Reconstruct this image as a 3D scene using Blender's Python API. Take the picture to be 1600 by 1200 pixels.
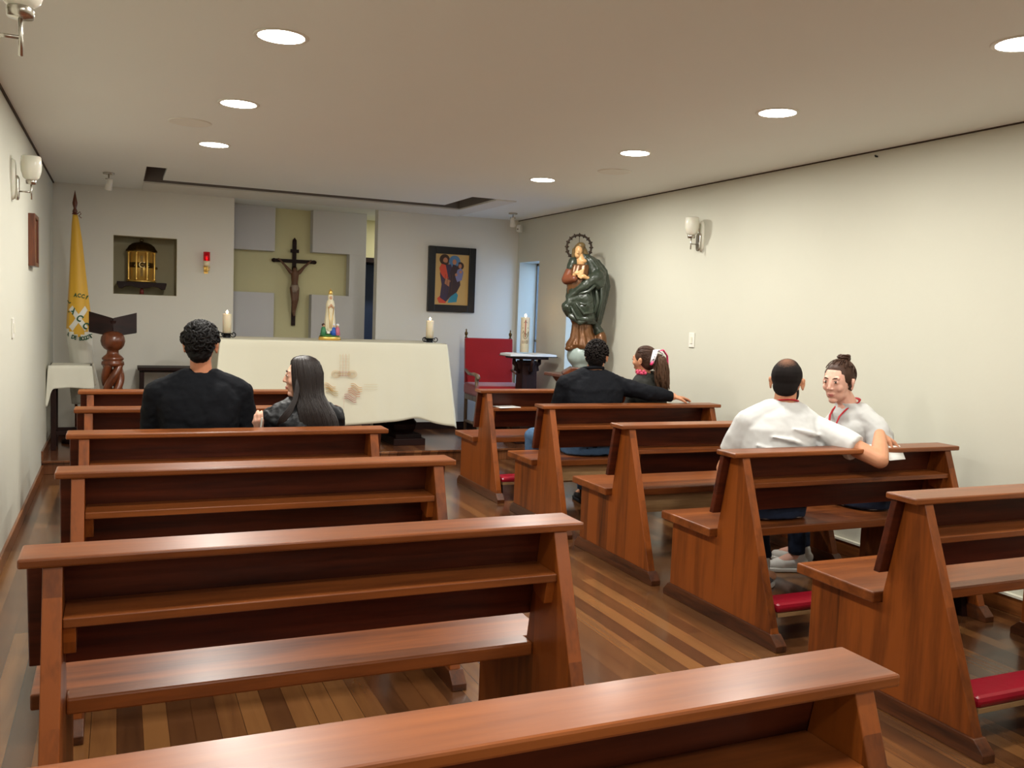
import bpy, bmesh, math, random
import numpy as np
from mathutils import Vector, Matrix, Euler, noise
PI = math.pi
for o in list(bpy.data.objects): bpy.data.objects.remove(o)
scn = bpy.context.scene
C = scn.collection
rnd = random.Random(7)

# ---------------------------------------------------------------- camera
cam_d = bpy.data.cameras.new('camera'); cam = bpy.data.objects.new('camera', cam_d); C.objects.link(cam)
cam_d.sensor_fit = 'HORIZONTAL'; cam_d.sensor_width = 36.0; cam_d.lens = 31.577
cam_d.clip_start = 0.05; cam_d.clip_end = 100
RX = Vector((0.915792, -0.399888, 0.037606)); RD = Vector((0.003434, -0.085830, -0.996304)); RF = Vector((0.401638, 0.912537, -0.077229))
M = Matrix(((RX.x, -RD.x, -RF.x, 0), (RX.y, -RD.y, -RF.y, 0), (RX.z, -RD.z, -RF.z, 1.52), (0, 0, 0, 1)))
cam.matrix_world = M
scn.camera = cam
# ---------------------------------------------------------------- world, exposure
scn.view_settings.view_transform = 'Standard'; scn.view_settings.look = 'None'
scn.view_settings.gamma = 1.0; scn.view_settings.use_curve_mapping = False
scn.view_settings.exposure = 0.13
W = bpy.data.worlds.new('world'); scn.world = W; W.use_nodes = True
wb = W.node_tree.nodes['Background']; wb.inputs[0].default_value = (0.40, 0.62, 1.0, 1); wb.inputs[1].default_value = 5.0
LIGHT_W = 24.0         # watts of one ceiling downlight
LIGHT_COL = (1.0, 0.97, 0.90)

# ---------------------------------------------------------------- materials
def S(r, g, b):   # 0-255 sRGB to linear
    f = lambda c: (c/255/12.92) if c/255 <= .04045 else ((c/255+.055)/1.055)**2.4
    return (f(r), f(g), f(b), 1)
MATS = {}
def mat(name, col, rough=.6, metal=0., noise_amt=.0, nscale=20., bump=.0, bscale=60., emit=None, estr=0., trans=0., spec=.5, alpha=1., coat=0., sheen=0., sub=0., ior=1.45):
    if name in MATS: return MATS[name]
    m = bpy.data.materials.new(name); m.use_nodes = True; nt = m.node_tree; b = nt.nodes['Principled BSDF']
    b.inputs['Base Color'].default_value = col; b.inputs['Roughness'].default_value = rough; b.inputs['Metallic'].default_value = metal
    b.inputs['Specular IOR Level'].default_value = spec; b.inputs['Transmission Weight'].default_value = trans
    b.inputs['Alpha'].default_value = alpha; b.inputs['Coat Weight'].default_value = coat; b.inputs['Sheen Weight'].default_value = sheen
    b.inputs['IOR'].default_value = ior
    if sub: b.inputs['Subsurface Weight'].default_value = sub; b.inputs['Subsurface Radius'].default_value = (.012, .005, .003)
    if emit: b.inputs['Emission Color'].default_value = emit; b.inputs['Emission Strength'].default_value = estr
    tc = nt.nodes.new('ShaderNodeTexCoord')
    if noise_amt:
        n = nt.nodes.new('ShaderNodeTexNoise'); n.inputs['Scale'].default_value = nscale; n.inputs['Detail'].default_value = 4
        nt.links.new(tc.outputs['Object'], n.inputs['Vector'])
        mx = nt.nodes.new('ShaderNodeMix'); mx.data_type = 'RGBA'
        mx.inputs[6].default_value = tuple(c*(1-noise_amt) for c in col[:3])+(1,); mx.inputs[7].default_value = tuple(min(1, c*(1+noise_amt)) for c in col[:3])+(1,)
        nt.links.new(n.outputs['Fac'], mx.inputs[0]); nt.links.new(mx.outputs[2], b.inputs['Base Color'])
    if bump:
        n = nt.nodes.new('ShaderNodeTexNoise'); n.inputs['Scale'].default_value = bscale; n.inputs['Detail'].default_value = 3
        nt.links.new(tc.outputs['Object'], n.inputs['Vector'])
        bp = nt.nodes.new('ShaderNodeBump'); bp.inputs['Strength'].default_value = bump; bp.inputs['Distance'].default_value = .01
        nt.links.new(n.outputs['Fac'], bp.inputs['Height']); nt.links.new(bp.outputs[0], b.inputs['Normal'])
    MATS[name] = m; return m
def wood(name, dark, light, axis='X', rough=.3, coat=.3, scale=1.0, blocks=0.):
    """grain running along an axis, with glued-up blocks of slightly different tone across it"""
    if name in MATS: return MATS[name]
    m = bpy.data.materials.new(name); m.use_nodes = True; nt = m.node_tree; b = nt.nodes['Principled BSDF']; L = nt.links.new
    b.inputs['Roughness'].default_value = rough; b.inputs['Coat Weight'].default_value = coat; b.inputs['Coat Roughness'].default_value = .18
    tc = nt.nodes.new('ShaderNodeTexCoord'); oi = nt.nodes.new('ShaderNodeObjectInfo')
    ad = nt.nodes.new('ShaderNodeVectorMath'); ad.operation = 'MULTIPLY_ADD'
    cmb = nt.nodes.new('ShaderNodeCombineXYZ')
    for i in range(3): L(oi.outputs['Random'], cmb.inputs[i])
    L(cmb.outputs[0], ad.inputs[0]); ad.inputs[1].default_value = (9, 17, 13); L(tc.outputs['Object'], ad.inputs[2])
    mp = nt.nodes.new('ShaderNodeMapping'); L(ad.outputs[0], mp.inputs['Vector'])
    sc = {'X': (1.2, 14, 14), 'Y': (14, 1.2, 14), 'Z': (14, 14, 1.2)}[axis]
    mp.inputs['Scale'].default_value = tuple(s*scale for s in sc)
    n1 = nt.nodes.new('ShaderNodeTexNoise'); n1.inputs['Scale'].default_value = 1.0; n1.inputs['Detail'].default_value = 6; n1.inputs['Distortion'].default_value = .9
    L(mp.outputs[0], n1.inputs['Vector'])
    n2 = nt.nodes.new('ShaderNodeTexNoise'); n2.inputs['Scale'].default_value = 7.0; n2.inputs['Detail'].default_value = 3
    L(mp.outputs[0], n2.inputs['Vector'])
    mx = nt.nodes.new('ShaderNodeMath'); mx.operation = 'MULTIPLY_ADD'; L(n2.outputs['Fac'], mx.inputs[0]); mx.inputs[1].default_value = .35
    L(n1.outputs['Fac'], mx.inputs[2])
    last = mx
    if blocks:
        vo = nt.nodes.new('ShaderNodeTexVoronoi'); vo.voronoi_dimensions = '1D'; vo.inputs['Scale'].default_value = 1/blocks
        sp = nt.nodes.new('ShaderNodeSeparateXYZ'); L(ad.outputs[0], sp.inputs[0]); L(sp.outputs['Y' if axis in 'XZ' else 'X'], vo.inputs['W'])
        s2 = nt.nodes.new('ShaderNodeSeparateColor'); L(vo.outputs['Color'], s2.inputs[0])
        m3 = nt.nodes.new('ShaderNodeMath'); m3.operation = 'MULTIPLY_ADD'; L(s2.outputs[0], m3.inputs[0]); m3.inputs[1].default_value = .42
        L(last.outputs[0], m3.inputs[2]); last = m3
    cr = nt.nodes.new('ShaderNodeValToRGB'); cr.color_ramp.elements[0].position = .42; cr.color_ramp.elements[1].position = 1.0 if not blocks else 1.2 if False else 1.0
    cr.color_ramp.elements[0].color = dark; cr.color_ramp.elements[1].color = light
    L(last.outputs[0], cr.inputs[0]); L(cr.outputs[0], b.inputs['Base Color'])
    bp = nt.nodes.new('ShaderNodeBump'); bp.inputs['Strength'].default_value = .06; bp.inputs['Distance'].default_value = .004
    L(n2.outputs['Fac'], bp.inputs['Height']); L(bp.outputs[0], b.inputs['Normal'])
    MATS[name] = m; return m
def floor_mat(name, cols, w=.085, l=1.5, rough=.22):
    m = bpy.data.materials.new(name); m.use_nodes = True; nt = m.node_tree; b = nt.nodes['Principled BSDF']; L = nt.links.new
    tc = nt.nodes.new('ShaderNodeTexCoord'); mp = nt.nodes.new('ShaderNodeMapping'); mp.inputs['Rotation'].default_value = (0, 0, PI/2)
    L(tc.outputs['Object'], mp.inputs['Vector'])
    br = nt.nodes.new('ShaderNodeTexBrick'); br.inputs['Scale'].default_value = 1; br.inputs['Brick Width'].default_value = l; br.inputs['Row Height'].default_value = w
    br.inputs['Mortar Size'].default_value = .0012; br.inputs['Mortar Smooth'].default_value = .1; br.offset = .37; br.inputs['Bias'].default_value = 0
    br.inputs['Color1'].default_value = (0, 0, 0, 1); br.inputs['Color2'].default_value = (1, 1, 1, 1); br.inputs['Mortar'].default_value = (.15, .15, .15, 1)
    L(mp.outputs[0], br.inputs['Vector'])
    mp2 = nt.nodes.new('ShaderNodeMapping'); mp2.inputs['Scale'].default_value = (22, 1.4, 1); L(tc.outputs['Object'], mp2.inputs['Vector'])
    n = nt.nodes.new('ShaderNodeTexNoise'); n.inputs['Scale'].default_value = 1.; n.inputs['Detail'].default_value = 6; n.inputs['Distortion'].default_value = .7; L(mp2.outputs[0], n.inputs['Vector'])
    sp = nt.nodes.new('ShaderNodeSeparateColor'); L(br.outputs['Color'], sp.inputs[0])
    a = nt.nodes.new('ShaderNodeMath'); a.operation = 'MULTIPLY_ADD'; L(n.outputs['Fac'], a.inputs[0]); a.inputs[1].default_value = .55
    s = nt.nodes.new('ShaderNodeMath'); s.operation = 'MULTIPLY'; L(sp.outputs[0], s.inputs[0]); s.inputs[1].default_value = .75; L(s.outputs[0], a.inputs[2])
    cr = nt.nodes.new('ShaderNodeValToRGB'); e = cr.color_ramp.elements
    e[0].position = .12; e[0].color = cols[0]; e[1].position = 1.05 if False else 1.0; e[1].color = cols[-1]
    for i, c in enumerate(cols[1:-1]): x = e.new(.12+.88*(i+1)/(len(cols)-1)); x.color = c
    L(a.outputs[0], cr.inputs[0])
    mm = nt.nodes.new('ShaderNodeMix'); mm.data_type = 'RGBA'; mm.blend_type = 'MULTIPLY'; L(br.outputs['Fac'], mm.inputs[0]); L(cr.outputs[0], mm.inputs[6]); mm.inputs[7].default_value = (.45, .4, .35, 1)
    L(mm.outputs[2], b.inputs['Base Color'])
    b.inputs['Roughness'].default_value = rough; b.inputs['Coat Weight'].default_value = .35; b.inputs['Coat Roughness'].default_value = .12
    MATS[name] = m; return m

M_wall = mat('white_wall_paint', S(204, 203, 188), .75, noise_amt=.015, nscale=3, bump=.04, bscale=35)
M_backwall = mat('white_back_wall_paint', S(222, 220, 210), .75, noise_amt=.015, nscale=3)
M_ceil = mat('ceiling_paint', S(232, 235, 230), .85, noise_amt=.01, nscale=2)
M_cream = mat('cream_paint', S(214, 208, 165), .8)
M_panel = mat('pale_grey_paint', S(204, 203, 204), .8)
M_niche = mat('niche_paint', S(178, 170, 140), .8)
M_gap = mat('dark_shadow_gap', S(60, 45, 35), .7)
M_trimwhite = mat('white_plaster_edge', S(225, 222, 205), .6)
dk, lt = S(84, 40, 16), S(158, 88, 40)
PWX = wood('pew_wood_lengthwise', dk, lt, 'X', .34, .12, scale=.55)
PWB = wood('pew_wood_shaded_back', S(42, 15, 8), S(106, 46, 23), 'X', .42, .05, scale=.7)  # darker copy of the pew wood, shade on the backrests put into its colour
PWZ = wood('pew_wood_upright', S(64, 27, 6), S(140, 72, 24), 'Z', .38, .05, blocks=.13)
for q_ in (PWX, PWZ, PWB): q_.node_tree.nodes['Principled BSDF'].inputs['Specular IOR Level'].default_value = .35
PWY = wood('pew_wood_foot', S(50, 24, 12), S(116, 62, 28), 'Y', .32, .2)
M_plank = wood('pale_unvarnished_plank', S(140, 104, 66), S(190, 155, 110), 'X', .5, 0)
M_base = wood('baseboard_wood', S(80, 42, 20), S(150, 90, 45), 'Y', .3, .3)
M_dark = wood('dark_walnut', S(16, 6, 4), S(44, 18, 12), 'X', .55, .0)
M_darkz = wood('dark_walnut_upright', S(18, 7, 5), S(50, 22, 14), 'Z', .5, .0)
for q_ in (M_dark, M_darkz): q_.node_tree.nodes['Principled BSDF'].inputs['Specular IOR Level'].default_value = .22
M_turn = wood('turned_mahogany', S(56, 24, 10), S(130, 66, 32), 'Z', .3, .2)
M_floor = floor_mat('floor_planks', [S(52, 30, 17), S(84, 51, 28), S(100, 63, 34), S(128, 86, 48)])
M_plat = floor_mat('platform_planks', [S(62, 34, 20), S(96, 56, 32), S(110, 66, 40), S(140, 92, 56)], rough=.16)
M_red = mat('crimson_vinyl', S(150, 8, 34), .38, bump=.15, bscale=25, coat=.1)
M_velvet = mat('red_velvet', S(158, 14, 24), .85, noise_amt=.12, nscale=6, sheen=.4, bump=.1, bscale=90)
M_cloth = mat('cream_altar_cloth', S(222, 219, 198), .85, bump=.08, bscale=200)
M_white = mat('white_linen', S(222, 220, 205), .85, bump=.05, bscale=200)
M_chrome = mat('brushed_nickel', S(190, 185, 175), .25, 1.)
M_glass = mat('opal_glass', S(228, 226, 212), .25, sub=.2, coat=.3)
M_led = mat('led_diffuser', (1, 1, 1, 1), .5, emit=(1.0, .98, .94, 1), estr=12.)
M_whitep = mat('white_plastic', S(228, 226, 216), .4)
M_grille = mat('speaker_grille', S(122, 110, 98), .8, bump=.4, bscale=900)
M_black = mat('black_iron', S(18, 18, 20), .4, .6)
M_blackp = mat('black_plastic', S(14, 14, 14), .35)
M_wax = mat('ivory_wax', S(240, 226, 196), .5, sub=.5)
M_flame = mat('candle_flame', (1, .7, .3, 1), .5, emit=(1., .62, .28, 1), estr=30.)
M_gold = mat('polished_brass', S(240, 200, 110), .36, .8, noise_amt=.1, nscale=9, bump=.1, bscale=14)
M_oldbrass = mat('aged_brass', S(86, 66, 34), .35, .9, noise_amt=.2, nscale=20)
M_ruby = mat('ruby_glass', S(190, 6, 24), .1, trans=.6, emit=(1, .02, .04, 1), estr=.06)
M_gilt = mat('gilded_paint', S(176, 128, 62), .38, .45, noise_amt=.35, nscale=16)
M_paper = mat('white_paper', S(236, 236, 232), .7)

# ---------------------------------------------------------------- mesh helpers
class MB:
    def __init__(s): s.v = []; s.f = []; s.m = []; s.sm = []; s.mi = 0
    def add(s, vs, fs, smooth=False):
        k = len(s.v); s.v += [tuple(p) for p in vs]; s.f += [tuple(i+k for i in f) for f in fs]; s.m += [s.mi]*len(fs); s.sm += [smooth]*len(fs); return s
    def box(s, x0, x1, y0, y1, z0, z1, mx=None):
        p = [(x, y, z) for z in (z0, z1) for y in (y0, y1) for x in (x0, x1)]
        if mx: p = [mx @ Vector(q) for q in p]
        return s.add(p, [(0, 2, 3, 1), (4, 5, 7, 6), (0, 1, 5, 4), (2, 6, 7, 3), (0, 4, 6, 2), (1, 3, 7, 5)])
    def prism(s, poly, a0, a1, axis='x', mx=None):   # poly of 2D points extruded along axis
        n = len(poly)
        ar = sum(poly[i][0]*poly[(i+1) % n][1]-poly[(i+1) % n][0]*poly[i][1] for i in range(n))
        if ar < 0: poly = poly[::-1]
        def P(a, q): return {'x': (a, q[0], q[1]), 'y': (q[0], a, q[1]), 'z': (q[0], q[1], a)}[axis]
        vs = [P(a0, q) for q in poly]+[P(a1, q) for q in poly]
        if mx: vs = [mx @ Vector(v) for v in vs]
        fs = [tuple(range(n))[::-1], tuple(range(n, 2*n))]+[(i, (i+1) % n, n+(i+1) % n, n+i) for i in range(n)]
        if axis == 'y': fs = [f[::-1] for f in fs]
        if a1 < a0: fs = [f[::-1] for f in fs]
        return s.add(vs, fs)
    def loft(s, rings, caps=True, smooth=True, closed=True):
        n = len(rings[0]); vs = [p for r in rings for p in r]; fs = []
        for i in range(len(rings)-1):
            for j in range(n if closed else n-1):
                a = i*n+j; b = i*n+(j+1) % n; fs.append((a, b, b+n, a+n))
        if caps:
            fs.append(tuple(range(n))[::-1]); k = (len(rings)-1)*n; fs.append(tuple(range(k, k+n)))
        return s.add(vs, fs, smooth)
    def lathe(s, prof, cx=0, cy=0, n=24, smooth=True, z0=0., rf=None):
        rings = []
        for r, z in prof:
            rr = max(r, .0004)
            rings.append([(cx+rr*(rf(t, z) if rf else 1)*math.cos(t), cy+rr*(rf(t, z) if rf else 1)*math.sin(t), z+z0) for t in [2*PI*j/n for j in range(n)]])
        return s.loft(rings, True, smooth)
    def tube(s, pts, r, n=8, smooth=True, flat=1.0, up=None):
        pts = [Vector(p) for p in pts]; R = r if isinstance(r, (list, tuple)) else [r]*len(pts)
        rings = []; prev = None
        for i, p in enumerate(pts):
            t = (pts[min(i+1, len(pts)-1)]-pts[max(i-1, 0)])
            if t.length < 1e-9: t = Vector((0, 0, 1))
            t.normalize()
            if prev is None:
                a = Vector(up) if up else (Vector((0, 0, 1)) if abs(t.z) < .9 else Vector((1, 0, 0)))
                nx = t.cross(a).normalized()
            else:
                nx = (prev-t*prev.dot(t)); nx = nx.normalized() if nx.length > 1e-6 else t.orthogonal().normalized()
            prev = nx; ny = t.cross(nx)
            rings.append([p+R[i]*(math.cos(2*PI*j/n)*nx+flat*math.sin(2*PI*j/n)*ny) for j in range(n)])
        return s.loft(rings, True, smooth)
    def cap(s, a, b, ra, rb, n=14, k=4):   # tapered capsule, closed manifold
        a = Vector(a); b = Vector(b); d = b-a; L = d.length
        if L < 1e-6: return s.ell(a, (ra, ra, ra))
        d.normalize(); u = d.orthogonal().normalized(); w = d.cross(u)
        rings = []
        for i in range(k+1):
            th = PI/2*(1-i/k); rr = max(ra*math.cos(th), 1e-4); c = a-d*ra*math.sin(th)
            rings.append([c+rr*(math.cos(2*PI*j/n)*u+math.sin(2*PI*j/n)*w) for j in range(n)])
        for i in range(k+1):
            th = PI/2*i/k; rr = max(rb*math.cos(th), 1e-4); c = b+d*rb*math.sin(th)
            rings.append([c+rr*(math.cos(2*PI*j/n)*u+math.sin(2*PI*j/n)*w) for j in range(n)])
        return s.loft(rings, True, True)
    def chain(s, pts, rs, n=14):
        for i in range(len(pts)-1): s.cap(pts[i], pts[i+1], rs[i], rs[i+1], n)
        return s
    def ell(s, c, r, mx=None, n=20, k=12):
        c = Vector(c); rings = []
        for i in range(k+1):
            th = -PI/2+PI*i/k; cr = max(math.cos(th), 1e-3)
            ring = []
            for j in range(n):
                p = Vector((r[0]*cr*math.cos(2*PI*j/n), r[1]*cr*math.sin(2*PI*j/n), r[2]*math.sin(th)))
                if mx: p = mx @ p
                ring.append(c+p)
            rings.append(ring)
        return s.loft(rings, True, True)
    def xform(s, mx):
        s.v = [tuple(mx @ Vector(p)) for p in s.v]; return s

def build(name, mb, m, parent=None, loc=None, bevel=0., remesh=0., smooth=0, sfac=.5, disp=None, sub=0):
    me = bpy.data.meshes.new(name); me.from_pydata(mb.v, [], mb.f)
    ms = m if isinstance(m, (list, tuple)) else [m]
    for x in ms: me.materials.append(x)
    me.polygons.foreach_set('material_index', mb.m); me.polygons.foreach_set('use_smooth', mb.sm); me.update()
    o = bpy.data.objects.new(name, me); C.objects.link(o)
    if parent: o.parent = parent
    if loc: o.location = loc
    if bevel:
        b = o.modifiers.new('bevel', 'BEVEL'); b.width = bevel; b.segments = 2; b.limit_method = 'ANGLE'; b.harden_normals = False
    if remesh:
        r = o.modifiers.new('remesh', 'REMESH'); r.mode = 'VOXEL'; r.voxel_size = remesh; r.use_smooth_shade = True
    if smooth:
        q = o.modifiers.new('smooth', 'SMOOTH'); q.factor = sfac; q.iterations = smooth
    if sub:
        q = o.modifiers.new('sub', 'SUBSURF'); q.levels = sub; q.render_levels = sub
    if disp:
        for (sc, st) in disp:
            t = bpy.data.textures.new(name+'_folds', 'CLOUDS'); t.noise_scale = sc; t.noise_depth = 2
            q = o.modifiers.new('folds', 'DISPLACE'); q.texture = t; q.strength = st; q.mid_level = .5; q.texture_coords = 'LOCAL'
    return o
def thing(name, label, cat, loc=(0, 0, 0), rz=0., group=None):
    o = bpy.data.objects.new(name, None); C.objects.link(o); o.empty_display_size = .1
    o.location = loc; o.rotation_euler = (0, 0, rz); o['label'] = label; o['category'] = cat
    if group: o['group'] = group
    return o
def tag(o, label, cat, group=None):
    o['label'] = label; o['category'] = cat
    if group: o['group'] = group
    return o
def struct(name, mb, m, label=None, **k):
    o = build(name, mb, m, **k); o['kind'] = 'structure'
    if label: o['label'] = label
    return o
def copy_tree(o, parent=None):
    c = o.copy(); C.objects.link(c)
    if parent: c.parent = parent
    for ch in [x for x in bpy.data.objects if x.parent == o]: copy_tree(ch, c)
    return c
def text_geo(txt, size, extr=0., bold=0.):
    cu = bpy.data.curves.new('t', 'FONT'); cu.body = txt; cu.size = size; cu.align_x = 'CENTER'; cu.align_y = 'CENTER'; cu.extrude = extr
    cu.resolution_u = 4; cu.offset = bold*size
    o = bpy.data.objects.new('t', cu); C.objects.link(o); bpy.context.view_layer.update()
    dg = bpy.context.evaluated_depsgraph_get(); me = o.evaluated_get(dg).to_mesh()
    vs = [v.co.copy() for v in me.vertices]; fs = [tuple(p.vertices) for p in me.polygons]
    o.evaluated_get(dg).to_mesh_clear(); bpy.data.objects.remove(o); bpy.data.curves.remove(cu)
    return vs, fs
def rot(a, ax): return Matrix.Rotation(a, 4, ax)
def frame(o, x, y, z):
    return Matrix(((x[0], y[0], z[0], o[0]), (x[1], y[1], z[1], o[1]), (x[2], y[2], z[2], o[2]), (0, 0, 0, 1)))

# ================================================================ ROOM
XL, XR, YB, YF, ZC = -0.6, 4.47, 10.13, -4.0, 2.66
PH, PY = .12, 8.55      # platform height and front edge
b = MB(); b.box(XL-.3, XR+.6, YF-.3, 12.4, -.1, 0); struct('floor', b, M_floor, 'glossy brown hardwood strip floor')
b = MB(); b.box(XL, XR, PY+.02, 12.2, 0, PH-.022); b.box(XL, XR, PY, 12.2, PH-.022, PH)
struct('trim_1', b, M_plat, 'raised wooden altar platform with a nosing along its front edge', bevel=.004)
# ceiling with the trough above the altar
b = MB(); z0, z1 = ZC, ZC+.45
tx0, tx1, ty0, ty1 = .215, 3.45, 8.40, 9.46
b.box(XL-.3, tx0, YF-.3, 12.4, z0, z1); b.box(tx1, XR+.3, YF-.3, 12.4, z0, z1)
b.box(tx0, tx1, YF-.3, ty0, z0, z1); b.box(tx0, tx1, ty1, 12.4, z0, z1); b.box(tx0, tx1, ty0, ty1, z0+.30, z1)
struct('ceiling', b, M_ceil, 'off-white plaster ceiling with a long sunken trough above the altar')
b = MB(); b.box(tx0+.17, tx1-.22, ty0+.002, ty1-.13, z0+.012, z0+.04); struct('trim_2', b, M_ceil, 'pale panel set inside the ceiling trough')
b = MB(); b.box(3.45, 3.67, 8.40, YB, ZC-.012, ZC+.001); b.box(.22, 3.45, ty1, YB, ZC-.012, ZC+.001); struct('trim_3', b, M_backwall, 'thin raised plaster band around the ceiling trough')
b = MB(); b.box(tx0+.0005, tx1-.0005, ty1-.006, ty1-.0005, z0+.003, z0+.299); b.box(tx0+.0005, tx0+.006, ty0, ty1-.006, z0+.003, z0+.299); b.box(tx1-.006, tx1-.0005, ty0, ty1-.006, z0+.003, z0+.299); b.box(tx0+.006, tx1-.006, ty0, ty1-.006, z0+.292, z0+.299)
struct('trim_9', b, mat('trough_shade_grey', S(120, 112, 106), .9), 'dark grey strips painting in the shade of the ceiling trough')  # shade inside the trough painted as grey boxes on its sides and top
# walls
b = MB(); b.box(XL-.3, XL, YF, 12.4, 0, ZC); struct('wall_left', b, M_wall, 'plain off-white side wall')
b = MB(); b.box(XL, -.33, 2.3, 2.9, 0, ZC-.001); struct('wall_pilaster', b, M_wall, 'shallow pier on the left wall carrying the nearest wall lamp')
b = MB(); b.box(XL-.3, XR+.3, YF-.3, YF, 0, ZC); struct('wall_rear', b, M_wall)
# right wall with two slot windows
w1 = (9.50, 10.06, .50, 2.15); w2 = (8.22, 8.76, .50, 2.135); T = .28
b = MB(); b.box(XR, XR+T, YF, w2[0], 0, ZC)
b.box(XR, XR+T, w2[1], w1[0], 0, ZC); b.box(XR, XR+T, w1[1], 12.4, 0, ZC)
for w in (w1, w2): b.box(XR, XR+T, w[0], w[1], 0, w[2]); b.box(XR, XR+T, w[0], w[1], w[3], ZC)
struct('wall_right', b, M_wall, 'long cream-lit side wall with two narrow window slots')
M_pane = mat('window_pane', S(235, 245, 250), .02, trans=1., ior=1.02)
for i, w in enumerate((w1, w2)):
    t = bpy.data.objects.new('window_%d' % (i+1), None); C.objects.link(t); t.location = (XR+T-.05, w[0], w[2]); t['kind'] = 'structure'
    hy, hz = w[1]-w[0], w[3]-w[2]; b = MB()
    for (y0, y1, q0, q1) in ((0, .025, 0, hz), (hy-.025, hy, 0, hz), (0, hy, 0, .03), (0, hy, hz-.03, hz), (0, hy, hz*.42, hz*.42+.025)): b.box(0, .04, y0, y1, q0, q1)
    build('window_frame', b, mat('grey_window_metal', S(120, 122, 120), .5), t)
    b = MB(); b.box(.015, .021, .02, hy-.02, .02, hz-.02); build('pane', b, M_pane, t)
# back wall: niche and recess
nx0, nx1, nz0, nz1, nd = -.05, .562, 1.577, 2.177, .34
rx0, rx1 = 1.135, 2.715
WT = .42
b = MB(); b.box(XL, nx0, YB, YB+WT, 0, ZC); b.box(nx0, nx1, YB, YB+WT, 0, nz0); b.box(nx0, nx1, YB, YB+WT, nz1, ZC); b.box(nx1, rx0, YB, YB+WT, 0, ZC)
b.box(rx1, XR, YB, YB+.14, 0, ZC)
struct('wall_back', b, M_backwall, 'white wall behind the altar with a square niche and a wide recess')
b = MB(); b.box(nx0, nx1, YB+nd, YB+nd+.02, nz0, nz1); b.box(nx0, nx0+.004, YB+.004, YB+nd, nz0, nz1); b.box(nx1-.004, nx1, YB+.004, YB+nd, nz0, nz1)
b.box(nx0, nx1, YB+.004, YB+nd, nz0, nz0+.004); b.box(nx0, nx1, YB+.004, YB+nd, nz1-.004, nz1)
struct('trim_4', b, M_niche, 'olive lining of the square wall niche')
YC = 10.93
b = MB(); b.box(1.0, 2.56, YC, YC+.1, 0, ZC); b.box(2.56, XR, 11.5, 11.6, 0, PH); b.box(2.56, 2.90, 11.5, 11.6, 2.18, ZC); b.box(3.62, XR, 11.5, 11.6, PH, ZC); b.box(2.9, 3.62, 11.5, 11.6, 2.18, ZC); b.box(2.56, 2.84, 11.5, 11.6, PH, 2.18)
b.box(2.55, 2.56, YC+.1, 11.5, 0, ZC)
struct('wall_recess', b, M_cream, 'cream wall at the back of the recess showing as a cross')
b = MB(); pz = ZC-.001; dpt = YC-.16
b.box(1.0, 1.665, dpt, YC-.001, 2.15, pz); b.box(1.0, 1.665, dpt, YC-.001, PH, 1.665)
b.box(2.10, 2.745, dpt, YC-.001, 2.165, pz); b.box(2.10, 2.745, dpt, YC-.001, PH, 1.665); b.box(2.545, 2.745, dpt, YC-.001, 1.665, 2.165)
struct('trim_5', b, M_panel, 'pale grey wall slabs that leave a cross-shaped opening', bevel=.002)
d1 = bpy.data.objects.new('door_1', None); C.objects.link(d1); d1.location = (2.84, 11.5, PH); d1['kind'] = 'structure'
b = MB(); b.box(0, .06, -.05, .1, 0, 2.06); b.box(.72, .78, -.05, .1, 0, 2.06); b.box(0, .78, -.05, .1, 2.0, 2.06); build('door_frame', b, M_darkz, d1)
b = MB(); b.box(.06, .72, .6, .64, 0, 2.0); build('door_leaf', b, mat('doorway_dusk_tint', S(60, 80, 120), .5), d1)  # blue colour stands in for dusk daylight in the doorway
# baseboards and dark joints
b = MB(); b.box(XL, XL+.018, YF, PY, 0, .085); b.box(XL, XL+.018, PY, YB, PH, PH+.085); struct('baseboard_left', b, M_base, bevel=.003)
b = MB(); b.box(XR-.022, XR, YF, PY, 0, .095); b.box(XR-.022, XR, PY, YB, PH, PH+.085); struct('baseboard_right', b, M_base, bevel=.003)
b = MB(); b.box(XR-.03, XR, YF, PY, .095, .108); struct('trim_6', b, M_trimwhite, 'pale moulding on top of the right baseboard')
b = MB(); b.box(XL+.018, rx0, YB-.018, YB, PH, PH+.085); b.box(rx1, XR-.022, YB-.018, YB, PH, PH+.085); struct('baseboard_back', b, M_dark)
b = MB(); b.box(XL, XL+.012, YF, YB, ZC-.012, ZC-.0005); struct('trim_7', b, M_gap, 'dark joint between left wall and ceiling')
b = MB(); b.box(XR-.008, XR, YF, YB, ZC-.008, ZC-.0005); struct('trim_8', b, M_gap, 'dark joint between right wall and ceiling')
b = MB(); b.box(XL-.3, XR+.6, 12.4, 12.5, 0, ZC); struct('wall_passage', b, mat('passage_dusk_tint', S(120, 130, 150), .8), 'wall of the passage beyond the open doorway')  # bluish tone paints in the dim daylight beyond the door
# outdoor ground seen through the windows
b = MB(); b.box(XR+1.2, XR+12, 2, 22, -.3, -.2); struct('ground', b, mat('outdoor_paving', S(150, 160, 170), .8))

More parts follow.
